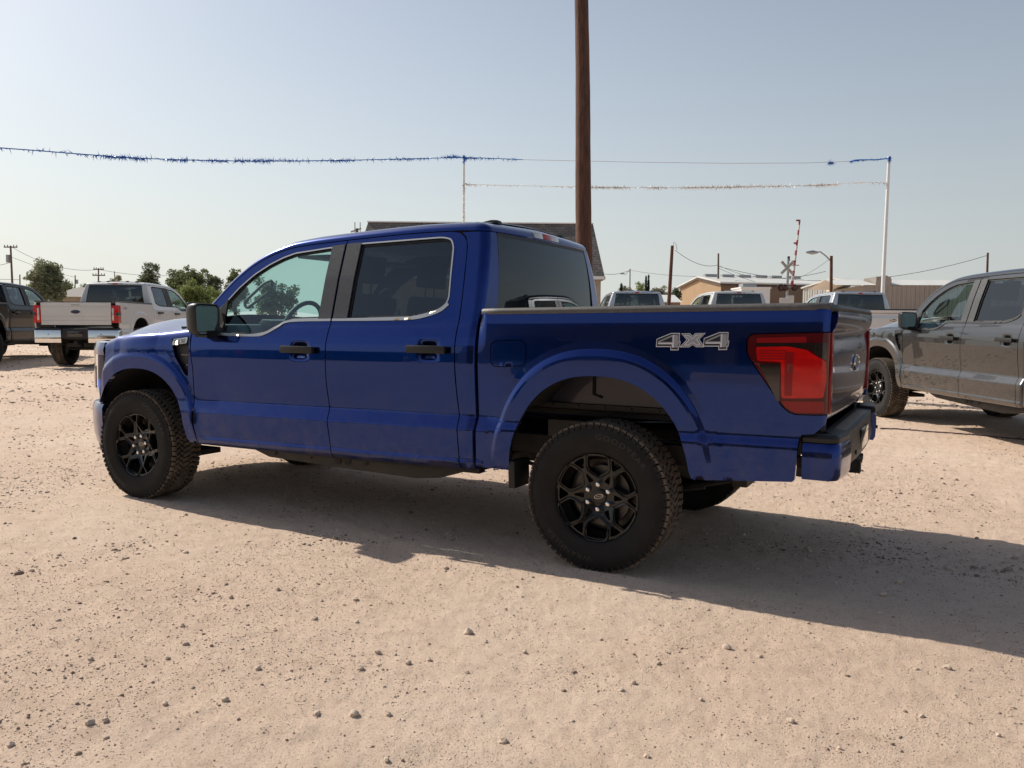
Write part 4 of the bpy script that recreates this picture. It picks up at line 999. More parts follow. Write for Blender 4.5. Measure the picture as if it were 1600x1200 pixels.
me.polygons.add(len(F)); me.polygons.foreach_set('loop_start', np.arange(0, F.size, 3)); me.polygons.foreach_set('loop_total', np.full(len(F), 3)); me.update(); me.materials.append(STONE)
gv = bpy.data.objects.new('gravel', me); COL.objects.link(gv); tag(gv, 'small loose brown stones scattered over the pale dirt lot', 'gravel', kind='stuff')
# the larger stones one can pick out
def ground_hit(px, py):
    d = ray(px, py); t = -CAM[2]/d[2]; p = CAM+d*t
    for _ in range(4): t = (float(ground_z(p[0], p[1]))-CAM[2])/d[2]; p = CAM+d*t
    return p, t
BIG = [(492, 968, 11), (732, 990, 17), (434, 922, 10), (512, 800+235/2, 0), (140, 1131, 16), (165, 1126, 11), (258, 1101, 12), (352, 1095, 13), (495, 1117, 14), (554, 1118, 18), (787, 1161, 15), (638, 1037, 12), (670, 1032, 11), (590, 1020, 11), (563, 1046, 12), (403, 1045, 11), (142, 1031, 11), (285, 979, 9), (361, 934, 9), (555, 938, 11), (697, 889, 9), (17, 1166, 14), (1135, 1013, 15), (1188, 1027, 9), (1010, 1183, 12), (1236, 1128, 13), (990, 1068, 10), (820, 1020, 9), (1480, 1045, 14), (1404, 911, 12), (1380, 930, 14), (1375, 960, 9), (1530, 1004, 9), (1176, 940, 9), (604, 1188, 10), (607, 1117, 10), (730, 1052, 9), (1312, 1170, 9), (1440, 1120, 10), (1560, 1150, 9)]
for k, (px, py, w_) in enumerate(BIG):
    if not w_: continue
    p, t = ground_hit(px, py); s = w_/FPX*t*.52
    V, F = stone_shape(100+k, 2); V = V*np.array([1, .8, .72])*s; c, sn = math.cos(k), math.sin(k)
    V = V@np.array([[c, sn, 0], [-sn, c, 0], [0, 0, 1]])
    o = mk('stone', V, F, STONE, smooth=False); o.location = (p[0], p[1], p[2]+s*.28)
    tag(o, 'loose brown stone lying on the pale dirt in the foreground', 'stone', 'larger stones on the dirt lot')

# ---- trucks
def place_truck(o, x, y, yaw):
    r = math.radians(yaw); c, s = math.cos(r), math.sin(r)
    pts = {}
    for lx in (0, 3.693):
        for ly in (-.86, .86): pts[(lx, ly)] = gzf(x+c*lx-s*ly, y+s*lx+c*ly)
    zf = (pts[(0, -.86)]+pts[(0, .86)])/2; zr = (pts[(3.693, -.86)]+pts[(3.693, .86)])/2
    X = Vector((c, s, (zr-zf)/3.693)).normalized()
    zl = (pts[(0, -.86)]+pts[(3.693, -.86)])/2; zg = (pts[(0, .86)]+pts[(3.693, .86)])/2
    Y = Vector((-s, c, (zg-zl)/1.72)).normalized(); Z = X.cross(Y).normalized(); Y = Z.cross(X)
    o.matrix_world = Matrix(((X.x, Y.x, Z.x, x), (X.y, Y.y, Z.y, y), (X.z, Y.z, Z.z, zf), (0, 0, 0, 1)))
def repaint(o, mp):
    for c in o.children_recursive:
        if c.type == 'MESH' and c.data.materials and c.data.materials[0] in mp:
            c.material_slots[0].link = 'OBJECT'; c.material_slots[0].material = mp[c.data.materials[0]]
hero = empty('pickup_truck'); tag(hero, 'blue crew cab pickup truck with 4X4 decal and black wheels, nearest to the viewer', 'pickup truck', 'pickup trucks parked on the lot')
build_truck(hero); 
bpy.context.view_layer.update()
def another(x, y, yaw, mp, label):
    o = dup_tree(hero); o.name = 'pickup_truck'; tag(o, label, 'pickup truck', 'pickup trucks parked on the lot')
    place_truck(o, x, y, yaw); repaint(o, mp); return o
gr = another(5.21, 7.94, -57.2, {BLUE: GREY, SATIN: PLASTIC}, 'dark grey crew cab pickup truck cut off by the right edge of the photo')
another(-4.96, 22.1, -59.6, {BLUE: SILVER}, 'silver pickup truck behind the blue bed, left of the leaning brown pole')
another(-2.08, 22.65, -57.1, {BLUE: WHITE}, 'white pickup truck behind the blue truck bed, in front of the white trailer')
another(1.27, 23.81, -58.8, {BLUE: SILVER, SATIN: PLASTIC}, 'silver pickup truck behind the blue tailgate, below the white ribbed metal building')
another(15.5, 16.5, -57.5, {BLUE: BLACKP}, 'black pickup truck parked right of the grey pickup, outside the frame')
for _x, _y, _a, _p, _l in ((-20, -17, 118, {BLUE: WHITE}, 'white pickup truck standing behind the photographer, mirrored in the blue doors'), (-11.5, -19, 121, {BLUE: NAVY}, 'black pickup truck standing behind the photographer, left of the white one'), (-16, -24, 120, {BLUE: SILVER}, 'silver pickup truck standing behind the photographer, farthest of the mirrored three')):
    another(_x, _y, _a, _p, _l)
decal(hero)
# heavy-duty pair on the left
def hw(V):
    V = V.copy(); x = V[:, 0]; V[:, 0] = np.where(x < 0, x, np.where(x > 3.693, x+.367, x*4.06/3.693)); z = V[:, 2]; V[:, 2] = z+.10*np.clip((z-.35)/.5, 0, 1); return V
WARP = hw
hv = empty('pickup_truck'); build_truck(hv, heavy=True, chrome_trim=False, detail=.8, body=WHITE); WARP = None
tag(hv, 'white heavy duty pickup truck seen from behind with red tail lamps and chrome bumper', 'pickup truck', 'pickup trucks parked on the lot')
bs = [o for o in hv.children if o.name.startswith('bed_side')][-1]
WARP = hw
V, F = text_mesh('FX4', .085, shear=.25); Q = s_side(4.52+V[:, 0]*-1.35, 1.27+V[:, 1]); Q[:, 1] = -Q[:, 1]+.003
t = MB(); t.add(Q, F); t.build('decal_lettering', M('decal_red', (.18, .02, .03), .4), bs); WARP = None
bpy.context.view_layer.update()
hb = dup_tree(hv); hb.name = 'pickup_truck'; tag(hb, 'black heavy duty pickup truck cut off by the left edge of the photo', 'pickup truck', 'pickup trucks parked on the lot')
place_truck(hv, -15.07, 11.58, -60.7); place_truck(hb, -18.62, 9.6, -54.5); repaint(hb, {WHITE: NAVY})

# ---- poles
WOOD = noisy(M('creosote_wood', (.155, .062, .032), .85), 4.5, .5, detail=9, stretch=(7, 7, .45), c2=(.030, .014, .010), bump=.012, bscale=16)
WOODG = noisy(M('grey_wood', (.12, .085, .065), .85), 3, .4, stretch=(6, 6, .7), bump=.004)
WIRE = M('wire_black', (.03, .03, .03), .6)
PWHITE = M('white_pole_paint', (.72, .72, .70), .4)
GALV = M('galvanised', (.32, .33, .34), .45, metal=.6)
def pole_pts(xt, yt, xb_, d, z0=None):
    """top seen at (xt, yt), foot under photograph column xb_ (given near y=470)"""
    T = at_depth(xt, yt, d); Bq = at_depth(xb_, 470, d); dirv = (Bq-T)/(Bq[2]-T[2]); g = gzf(Bq[0], Bq[1])-.25
    return T, T+dirv*(g-T[2])
def pole(name, xt, yt, xb_, d, r0, r1, mat, label, cat='utility pole', group=None, arms=(), extra=None):
    T, Bt = pole_pts(xt, yt, xb_, d); root = empty(name, tuple(Bt)); tag(root, label, cat, group)
    n = 14; L = [Bt+(T-Bt)*k/n-Bt for k in range(n+1)]
    m = MB(); m.tube(L, np.linspace(r1, r0, n+1), 14); m.build('shaft', mat, root, smooth=True, ang=60)
    Tl = T-Bt
    for (zd, half, th) in arms:
        m = MB(); c = Tl-np.array([0, 0, zd]); u = np.array([CR[0], CR[1], 0])
        m.tube([c-u*half, c+u*half], th, 4); a = m.build('crossarm', WOODG, root)
        for s in (-.9, -.45, .45, .9):
            mm = MB(); mm.tube([c+u*half*s, c+u*half*s+np.array([0, 0, .25])], .06, 6); mm.build('insulator', GALV, a)
    if extra: extra(root, Tl)
    return root, T, Bt
Tm, Bm = pole_pts(908.5, 0, 913.8, 16)
dv = (Tm-Bm)/np.linalg.norm(Tm-Bm); Tm = Bm+dv*11.5
root = empty('utility_pole', tuple(Bm)); tag(root, 'tall thick brown wooden pole rising out of frame behind the blue truck', 'utility pole', 'wooden poles')
m = MB(); Lp = [(Bm+dv*k-Bm)+np.array([math.sin(k*1.3)*.006, math.cos(k*.9)*.006, 0]) for k in np.linspace(0, 11.5, 60)]
m.tube(Lp, np.linspace(.170, .112, 60)+RNG.uniform(-.002, .002, 60), 28); sh_ = m.build('shaft', WOOD, root, smooth=True, ang=60)
fr = -CF*np.array([1, 1, 0]); fr /= np.linalg.norm(fr)
m = MB(); m.tube([dv*k+fr*(.172-.058*k/11.5)+CR*.03 for k in np.linspace(.3, 11.4, 40)], .006, 5); m.build('ground_wire', WIRE, root)
def with_lamp(side, reach, up):
    def f(root, T):
        u = np.array([CR[0], CR[1], 0])*side; m = MB()
        m.tube([T-np.array([0, 0, .35]), T+u*reach*.35+np.array([0, 0, -.1+up*.4]), T+u*reach*.7+np.array([0, 0, up]), T+u*reach+np.array([0, 0, up*.9])], .045, 6); a = m.build('lamp_arm', GALV, root)
        m = MB(); c = T+u*(reach+.3)+np.array([0, 0, up*.85]); m.tube([c-u*.45, c-u*.1, c+u*.3], [.06, .14, .05], 8); m.build('lamp_head', GALV, a)
    return f
def transformer(zd, side, sz=1.):
    def f(root, T):
        u = np.array([CR[0], CR[1], 0])*side; c = T-np.array([0, 0, zd])+u*.35*sz; m = MB(); m.tube([c-np.array([0, 0, .5*sz]), c+np.array([0, 0, .45*sz])], .25*sz, 12); m.build('transformer_can', GALV, root, smooth=True)
    return f
P1 = pole('utility_pole', 1050.5, 384, 1045.3, 62, .115, .16, WOOD, 'leaning reddish brown wooden pole right of the dark cypress pair', group='wooden poles')
P2 = pole('utility_pole', 1122.5, 396, 1122, 88, .09, .13, WOODG, 'thin wooden pole in front of the tan building gable', group='wooden poles')
P3 = pole('utility_pole', 984.5, 420, 984, 130, .08, .12, WOODG, 'far thin pole with a street lamp left of the cypress pair', group='wooden poles', extra=with_lamp(-1, 1.0, -.9))
P4 = pole('street_light', 1299, 400, 1298.5, 52, .09, .11, WOOD, 'reddish pole with a cobra head lamp arm pointing left by the white metal building', 'street light', extra=with_lamp(-1, 1.0, .25))
P5 = pole('utility_pole', 1543.5, 395, 1541, 75, .09, .12, WOOD, 'short brown pole top showing above the grey pickup roof', group='wooden poles')
P6 = pole('utility_pole', 16.5, 384, 20.5, 92, .09, .14, WOODG, 'wooden pole with crossarm and transformer at the left edge', group='wooden poles', arms=[(.15, .75, .07)], extra=transformer(1.4, -1, .9))
P7 = pole('utility_pole', 31, 429, 31.5, 120, .08, .1, WOODG, 'short thin pole between the left edge pole and the big bush', group='wooden poles')
P8 = pole('utility_pole', 154, 419, 153.5, 105, .08, .12, WOODG, 'wooden pole with two crossarms above the white pickup cab', group='wooden poles', arms=[(.15, .65, .07), (.90, .8, .07)])
P9 = pole('utility_pole', 117.5, 430, 117, 130, .08, .11, WOODG, 'thin pole with a small transformer right of the big bush', group='wooden poles', extra=transformer(1.0, 1, .7))
P10 = pole('utility_pole', 179, 424, 179, 150, .07, .10, WOODG, 'thin pole standing in the pale round tree above the white pickup', group='wooden poles')
P11 = pole('utility_pole', 558, 357, 557, 60, .10, .14, WOODG, 'pole top with two short prongs peeking over the blue cab roof beside the shingled roof', group='wooden poles')
m = MB(); T0 = np.array(P11[1]-P11[2]); 
for s in (-.16, .22): m.tube([T0+np.array([CR[0], CR[1], 0])*s+np.array([0, 0, -.3]), T0+np.array([CR[0], CR[1], 0])*s+np.array([0, 0, .45])], .035, 6)
m.tube([T0+np.array([CR[0], CR[1], 0])*-.45+np.array([0, 0, -.25]), T0+np.array([CR[0], CR[1], 0])*.3], .06, 6); m.build('bracket', GALV, P11[0])
# banner poles
R1_, R2_ = (1389.3, 244, 1378.6, 30), (725, 243, 723.3, 34)
PR = pole('banner_pole', *R1_, .055, .075, PWHITE, 'tall white steel pole on the right tied with blue tinsel at its top', 'pole')
PM_ = pole('banner_pole', *R2_, .045, .055, PWHITE, 'white steel pole behind the blue cab wound with silver tinsel', 'pole')
PL = pole('banner_pole', -42, 225, -42, 21, .045, .055, PWHITE, 'white steel pole just outside the left edge holding the blue tinsel garland', 'pole')
# ---- tinsel garlands
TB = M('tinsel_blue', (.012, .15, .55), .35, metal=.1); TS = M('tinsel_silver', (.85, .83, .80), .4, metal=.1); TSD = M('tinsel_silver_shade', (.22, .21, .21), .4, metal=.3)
def garland(P, mat, name, label, n, L, r=.012, gaps=(), clump=.6, mat2=None):
    n = int(n*1.35); L = L*1.05; mat2 = mat2 and mat2
    P = spline(P, 24); d = np.concatenate([[0], np.cumsum(np.linalg.norm(np.diff(P, axis=0), axis=1))]); tot = d[-1]
    m = MB(); m.tube(P[::2] if len(P) > 60 else P, r, 5); root = m.build(name, WIRE if r < .011 else mat)
    tag(root, label, 'garland')
    for mm_, cnt in ((mat, n), (mat2, n//5 if mat2 else 0)):
        if not cnt: continue
        q = MB(); t = RNG.random(cnt*3)*tot; k = vnoise(t*1.3, t*0+3, 21); t = t[RNG.random(cnt*3) < np.clip((k-.25)*2.2, .08, 1)][:cnt]
        for a, b_ in gaps: t = t[(t/tot < a) | (t/tot > b_)]
        c = np.stack([np.interp(t, d, P[:, i]) for i in range(3)], 1)
        dr = RNG.normal(size=(len(t), 3))*np.array([1, 1, .75]); flow = vnoise(t*.7, t*0, 5)-.5
        dr[:, 2] += flow*2.0; dr /= np.linalg.norm(dr, axis=1)[:, None]; ln = L*RNG.uniform(.35, 1.0, len(t))
        sd_ = np.cross(dr, RNG.normal(size=dr.shape)); sd_ /= np.linalg.norm(sd_, axis=1)[:, None]
        wdt = L*.075
        V = np.stack([c-sd_*wdt, c+sd_*wdt, c+dr*ln[:, None]], 1).reshape(-1, 3)
        q.add(V, [(3*i, 3*i+1, 3*i+2) for i in range(len(t))]); o = q.build('tinsel_fringe', mm_, root, kind='stuff')
    return root
def AD(px, py, d): return at_depth(px, py, d)
M0 = AD(725, 246, 34); R0 = AD(1389.3, 247, 30)
garland([AD(-42, 226.5, 21), AD(0, 231, 22), AD(60, 235.5, 23.5), AD(150, 242.5, 25.5), AD(250, 248.5, 27.5), AD(400, 251.8, 30), AD(560, 250, 32), AD(660, 247.5, 33), M0], TB, 'tinsel_garland', 'long blue tinsel garland sagging from the middle pole to the left edge', 1500, .19, .016, gaps=[(.075, .10), (.50, .515)])
garland([M0, AD(770, 247.5, 33.8), AD(817, 249.5, 33.6)], TB, 'tinsel_garland', 'short blue tinsel garland right of the middle pole top', 260, .20, .016)
m = MB(); m.tube([AD(817, 249.5, 33.6), AD(905, 251.5, 33), AD(1000, 253.5, 32.4), AD(1140, 255.2, 31.5), AD(1260, 254.6, 30.8), AD(1330, 252, 30.4)], .0095, 5); o = m.build('support_wire', M('wire_pale', (.5, .45, .45), .5)); tag(o, 'thin bare wire running between the two short blue tinsel pieces', 'wire')
garland([AD(1329, 252.5, 30.4), AD(1340, 250, 30.3), AD(1370, 249.5, 30.1), R0], TB, 'tinsel_garland', 'short blue tinsel garland tied to the right pole top', 200, .12, .022)
S0 = AD(1299.3, 254, 30.6); garland([S0-CR*.10, S0, S0+CR*.06], TB, 'tinsel_tuft', 'small blue tinsel tuft alone on the bare wire near the right pole', 46, .19, .012)
garland([AD(727, 286.5, 34), AD(745, 288.5, 33.9), AD(850, 291, 33.3), AD(1000, 292.8, 32.4), AD(1150, 292.2, 31.5), AD(1290, 288.5, 30.6), AD(1340, 285.5, 30.3), AD(1386, 285.5, 30)], TS, 'tinsel_garland', 'silver tinsel garland strung between the two white poles', 1500, .16, .012, mat2=TSD)
garland([AD(726, 286, 33.93)]+[AD(725+(1.1 if i % 2 else -1.1), 290+i*4.5, 33.93) for i in range(26)], TS, 'tinsel_garland', 'silver tinsel wound down around the middle white pole', 500, .11, .012, mat2=TSD)
garland([AD(725, 243, 33.95), AD(725.5, 249, 33.93), AD(724.5, 254, 33.95)], TB, 'tinsel_tuft', 'blue tinsel knot at the top of the middle pole', 90, .16, .02)
garland([AD(1388, 247, 29.93), AD(1391, 246, 29.93), AD(1389.5, 252, 29.93)], TB, 'tinsel_tuft', 'blue tinsel knot at the top of the right pole', 90, .13, .03)
# ---- power lines
def wires(lst, label, r=.028):
    m = MB()
    for (a, da, b_, db, sag) in lst:
        A = AD(*a, da); B = AD(*b_, db); n = 18
        m.tube([A+(B-A)*k/n-np.array([0, 0, 4*sag*(k/n)*(1-k/n)]) for k in range(n+1)], r, 4)
    o = m.build('power_line', WIRE); tag(o, label, 'power line', kind=None); return o
wires([((1055, 391), 62, (1122, 414), 88, .5)], 'power line sagging from the leaning brown pole to the thin pole', .022)
wires([((1122, 414), 88, (1290, 424), 60, .9)], 'upper power line from the thin pole to the street light pole', .02)
wires([((1122, 416), 88, (1543, 399), 75, 1.9)], 'long power line from the thin pole to the pole above the grey pickup', .022)
wires([((1123, 419), 88, (1180, 440), 85, .1)], 'service line dropping from the thin pole to the tan building roof', .018)
wires([((1240, 437), 62, (1297, 404), 52, .15)], 'service line rising to the street light pole head', .012)
wires([((944, 428), 120, (984, 422), 130, .3), ], 'faint power line left of the far lamp pole', .03)
wires([((984, 422), 130, (1120, 432), 100, .3)], 'faint power line right of the far lamp pole', .026)
wires([((20, 387), 92, (154, 421), 105, .9)], 'power line from the left edge pole to the two armed pole', .022)
wires([((19, 402), 92, (117, 433), 130, .2)], 'lower power line from the left edge pole to the small transformer pole', .022)
wires([((-30, 418), 90, (17, 410), 92, .1)], 'power line entering at the left edge to the crossarm pole', .022)
wires([((154, 421), 105, (300, 428), 120, .5)], 'power line running right from the two armed pole', .022)
wires([((-20, 436), 120, (31, 437), 120, 0), ], 'low power line at the left edge behind the black pickup', .03)
# hair-thin loop at the leaning pole
m = MB(); m.tube([AD(1052, 384, 62), AD(1053, 378, 62), AD(1056, 380, 62), AD(1057, 386, 62), AD(1058, 391, 62)], .015, 5); m.build('jumper_wire', WIRE, None); o = bpy.data.objects[-1] if False else [x for x in bpy.data.objects if x.name.startswith('jumper_wire')][0]
o.parent = P1[0]; o.location = -Vector(tuple(P1[2]))

# ---- buildings
def ribbed(name, col, scale, axis='X', dark=.72, rough=.5, rot=0.):
    m = M(name, col, rough); b = m.node_tree.nodes['Principled BSDF']
    tc = N(m, 'ShaderNodeTexCoord'); wv = N(m, 'ShaderNodeTexWave', wave_type='BANDS', bands_direction=axis); wv.inputs['Scale'].default_value = scale; wv.inputs['Distortion'].default_value = 0
    lk(m, tc.outputs['Object'], wv.inputs['Vector']); cr = N(m, 'ShaderNodeValToRGB'); e = cr.color_ramp.elements
    e[0].position = .10; e[0].color = (*[c*dark for c in col], 1); e[1].position = .35; e[1].color = (*col, 1)
    no = N(m, 'ShaderNodeTexNoise'); no.inputs['Scale'].default_value = .6; lk(m, tc.outputs['Object'], no.inputs['Vector'])
    mx = N(m, 'ShaderNodeMix', data_type='RGBA', blend_type='MULTIPLY'); mx.inputs[0].default_value = .25
    lk(m, wv.outputs[0], cr.inputs[0]); lk(m, cr.outputs[0], mx.inputs[6]); lk(m, no.outputs[0], mx.inputs[7]); lk(m, mx.outputs[2], b.inputs['Base Color'])
    bp = N(m, 'ShaderNodeBump'); bp.inputs['Distance'].default_value = .04; lk(m, cr.outputs[0], bp.inputs['Height']); lk(m, bp.outputs[0], b.inputs['Normal'])
    return m
def frame(A, B):
    """local frame: origin A on the ground, x along A->B, y away from the viewer"""
    u = np.array([B[0]-A[0], B[1]-A[1]]); L = np.linalg.norm(u); u /= L; return A, L, math.atan2(u[1], u[0])
def gpt(px, d):
    p = at_depth(px, 505, d); return np.array([p[0], p[1], gzf(p[0], p[1])-.3])
TAN = ribbed('tan_metal', (.46, .30, .165), 2.2); TAND = ribbed('shaded_tan_brown_metal', (.235, .14, .085), 2.2)  # darker copy: tan side wall's shade put into the colour, also the shed's brown
ROOFW = noisy(M('white_metal_roof', (.70, .68, .62), .4, metal=.0), .5, .08); WHT = ribbed('white_metal', (.62, .61, .58), 2.6, dark=.66)
TAUPE = ribbed('taupe_metal', (.38, .335, .295), 2.3, dark=.7); TRIMB = M('brown_trim', (.07, .045, .035), .6); STUC = noisy(M('tan_stucco', (.40, .33, .26), .9), 3, .12)
SHING = noisy(M('grey_shingles', (.135, .118, .105), .95), 1.6, .25, detail=8, bump=.03, bscale=9)
b = SHING.node_tree.nodes['Principled BSDF']
# shingle courses
brk = N(SHING, 'ShaderNodeTexBrick'); brk.inputs['Scale'].default_value = 3.0; brk.inputs['Color1'].default_value = (.22, .19, .165, 1); brk.inputs['Color2'].default_value = (.135, .118, .105, 1); brk.inputs['Mortar'].default_value = (.06, .052, .048, 1)
brk.inputs['Mortar Size'].default_value = .03; brk.inputs['Row Height'].default_value = .42; brk.inputs['Brick Width'].default_value = .9
tcb = N(SHING, 'ShaderNodeTexCoord'); mpb = N(SHING, 'ShaderNodeMapping'); mpb.inputs['Rotation'].default_value = (math.radians(90), 0, 0); lk(SHING, tcb.outputs['Object'], mpb.inputs[0]); lk(SHING, mpb.outputs[0], brk.inputs['Vector']); lk(SHING, brk.outputs[0], b.inputs['Base Color'])
# shingled hip-roof building
A, B = gpt(549, 42), gpt(943.5, 42); A, L, rz = frame(A, B); z0 = A[2]; ev = 3.72-z0; rd = 6.62-z0
bd = empty('shingled_building', tuple(A), rz); tag(bd, 'tan walled building with a tall steep grey shingle roof behind the blue cab', 'building')
m = MB(); m.box((.35, .35, 0), (L-.15, 8, ev-.12)); m.build('wall', STUC, bd)
m = MB(); m.add([(0, 0, ev), (L, 0, ev), (L, 9, ev), (0, 9, ev), (.42, 2.6, rd), (L-.38, 2.6, rd), (L-.38, 6.4, rd), (.42, 6.4, rd)], [(0, 1, 5, 4), (1, 2, 6, 5), (2, 3, 7, 6), (3, 0, 4, 7), (4, 5, 6, 7), (3, 2, 1, 0)]); rf = m.build('roof', SHING, bd)
m = MB(); m.box((-.03, -.04, ev-.16), (L+.03, .02, ev)); m.box((L-.02, -.04, ev-.16), (L+.04, 9, ev)); m.build('fascia', PWHITE, rf)
m = MB(); m.box((.38, 2.52, rd), (L-.36, 2.72, rd+.06)); m.build('ridge_cap', PWHITE, rf)
# tan metal building: gable end towards the sun, long side towards the lot coloured as shaded
C = gpt(1125, 85); G2 = gpt(1061, 96); E2 = gpt(1300, 88); zc0 = C[2]
def quadbuilding():
    root = empty('metal_building', tuple(C)); tag(root, 'tan metal building with a white roof and roof vents behind the crossing signal', 'building')
    c = np.zeros(3); g = G2-C; e = E2-C; g[2] = e[2] = 0; he = 5.55-zc0; hr = 6.35-zc0
    up = lambda p, z: np.array([p[0], p[1], z])
    mw = MB(); mw.add([up(c, 0), up(g, 0), up(g, he), up(g/2, hr), up(c, he)], [(0, 1, 2, 3, 4)]); mw.build('gable_wall', TAN, root)
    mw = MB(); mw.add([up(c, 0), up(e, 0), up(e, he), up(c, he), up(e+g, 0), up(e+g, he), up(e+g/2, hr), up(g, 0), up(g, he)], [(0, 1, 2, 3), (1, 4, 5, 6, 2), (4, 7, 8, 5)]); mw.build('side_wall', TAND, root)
    o1 = -g/np.linalg.norm(g)*.35; o2 = -e/np.linalg.norm(e)*.25
    mr = MB(); pts = [up(c+o1+o2, he-.03), up(e+o1, he-.03), up(e+g/2, hr+.05), up(g/2+o2, hr+.05), up(e+g-o1, he-.03), up(g-o1+o2, he-.03)]
    pts2 = [p+np.array([0, 0, .18]) for p in pts]
    mr.add(pts+pts2, [(3, 2, 1, 0), (5, 4, 2, 3), (6, 7, 8, 9), (9, 8, 10, 11), (0, 1, 7, 6), (3, 0, 6, 9), (5, 3, 9, 11), (1, 2, 8, 7), (2, 4, 10, 8), (4, 5, 11, 10)]); r = mr.build('roof', ROOFW, root)
    mt = MB(); a1, a2 = up(c+o1*1.1, he-.30), up(e+o1*1.1, he-.02); ux = e/np.linalg.norm(e)
    mt.add([up(c+o1*1.08+o2, he-.22), up(e+o1*1.08, he-.22), up(e+o1*1.08, he-.02), up(c+o1*1.08+o2, he-.02)], [(0, 1, 2, 3)])
    mt.add([up(c+o2*1.06+o1, he-.2), up(g/2+o2*1.06, hr-.12), up(g/2+o2*1.06, hr+.10), up(c+o2*1.06+o1, he+.02)], [(0, 1, 2, 3)]); mt.add([up(g+o2*1.06-o1, he-.2), up(g/2+o2*1.06, hr-.12), up(g/2+o2*1.06, hr+.10), up(g+o2*1.06-o1, he+.02)], [(0, 1, 2, 3)]); mt.build('eave_trim', TRIMB, r)
    le = np.linalg.norm(e)
    for k, (x0, x1) in enumerate(((1097.6, 1119), (1129, 1151), (1160, 1182), (1191, 1213), (1222, 1241), (1254, 1277))):
        f0, f1 = (x0-1088.5)/(1290-1088.5)*1.0, (x1-1088.5)/(1290-1088.5)
        mv = MB(); p0 = up(g/2+e*f0, hr+.1); p1 = up(g/2+e*f1, hr+.1); nrm_ = g/np.linalg.norm(g)*.3
        mv.add([p0-nrm_, p1-nrm_, p1+nrm_, p0+nrm_]+[p+np.array([0, 0, .38]) for p in (p0-nrm_, p1-nrm_, p1+nrm_, p0+nrm_)], [(3, 2, 1, 0), (4, 5, 6, 7), (0, 1, 5, 4), (1, 2, 6, 5), (2, 3, 7, 6), (3, 0, 4, 7)]); mv.build('roof_vent', GALV, r)
    gu = g/np.linalg.norm(g); gl_ = np.linalg.norm(g); dx = g*.60; w2 = gu*.95; q = o2*.12
    md = MB(); md.add([up(dx-w2+q, 0), up(dx+w2+q, 0), up(dx+w2+q, 3.55), up(dx-w2+q, 3.55)], [(0, 1, 2, 3)]); md.build('door', PWHITE, root)
quadbuilding()
# white ribbed building
A, B = gpt(1253, 80), gpt(1349.5, 74); A, L, rz = frame(A, B); z0 = A[2]; he = 4.85-z0; hr = 5.62-z0
bd = empty('metal_building', tuple(A), rz); tag(bd, 'white ribbed metal building with yellow sign behind the street light pole', 'building')
m = MB(); m.add([(0, 0, 0), (L, 0, 0), (L, 0, he), (L/2, 0, hr), (0, 0, he), (0, 14, 0), (L, 14, 0), (L, 14, he), (L/2, 14, hr), (0, 14, he)], [(0, 1, 2, 3, 4), (1, 6, 7, 2), (6, 5, 9, 8, 7), (5, 0, 4, 9)]); m.build('wall', WHT, bd)
m = MB(); m.add([(-.15, -.15, he+.0), (L/2, -.15, hr+.03), (L+.15, -.15, he), (-.15, 14, he), (L/2, 14, hr+.03), (L+.15, 14, he), (-.15, -.15, he+.14), (L/2, -.15, hr+.17), (L+.15, -.15, he+.14), (-.15, 14, he+.14), (L/2, 14, hr+.17), (L+.15, 14, he+.14)], [(0, 1, 7, 6), (1, 2, 8, 7), (6, 7, 10, 9), (7, 8, 11, 10), (0, 3, 4, 1), (1, 4, 5, 2)]); m.build('roof', ROOFW, bd)
sx = 2.75; m = MB(); m.box((sx, -.08, he-.38), (sx+.86, -.02, he+.32)); sg = m.build('wall_sign', M('sign_cream', (.75, .70, .55), .5), bd)
m = MB(); m.tube([(sx+.46, -.10, he-.04), (sx+.46, -.09, he-.04)], .24, 20); m.build('sign_disc', M('sign_yellow', (.80, .55, .16), .5), sg)
m = MB(); 
for k in range(int(L/.30)):
    x = .15+k*.30; zt = he+(hr-he)*(1-abs(x-L/2)/(L/2))
    if sx-.05 < x < sx+.9: m.box((x, -.035, 0), (x+.05, 0, he-.45)); continue
    m.box((x, -.035, 0), (x+.05, 0, zt-.02))
m.build('wall_rib', WHT, bd, kind='stuff')
# long taupe building on the right
A, B = gpt(1347, 66), gpt(1720, 64); A, L, rz = frame(A, B); z0 = A[2]; he = 4.55-z0; hr = 5.15-z0
bd = empty('metal_building', tuple(A), rz); tag(bd, 'long taupe ribbed building with a cream roof behind the grey pickup windshield', 'building')
m = MB(); m.box((0, 0, 0), (L, 9, he)); m.build('wall', TAUPE, bd)
for x0, x1, nm in ((-2.2, 1.05, 0), (1.95, L, 1)):
    m = MB(); m.add([(x0, -.15, he+.02), (x1, -.15, he+.02), (x1-.5 if nm == 0 else x1, 3.0, hr), (x0, 3.0, hr), (x0, 9, he), (x1, 9, he)] if nm == 0 else [(x0, -.15, he+.02), (x1, -.15, he+.02), (x1, 3.0, hr), (x0-.4, 3.0, hr), (x0, 9, he), (x1, 9, he)], [(0, 1, 2, 3), (3, 2, 5, 4)]); m.build('roof', ROOFW, bd)
m = MB(); m.add([(.9, -.05, he-.02), (2.1, -.05, he-.02), (2.1, -.05, hr-.1), (1.75, -.05, hr+.18), (1.3, -.05, hr+.18), (.9, -.05, he+.2)], [tuple(range(6))]); m.box((.95, 0, he), (2.05, 3.2, hr+.1)); m.build('parapet', TAUPE, bd)
m = MB(); m.box((1.40, -.14, he-.6), (1.52, -.06, hr+.25)); m.build('downpipe', TRIMB, bd)
m = MB()
for k in range(int(L/.35)): m.box((.1+k*.35, -.04, 0), (.15+k*.35, 0, he))
m.build('wall_rib', TAUPE, bd, kind='stuff')
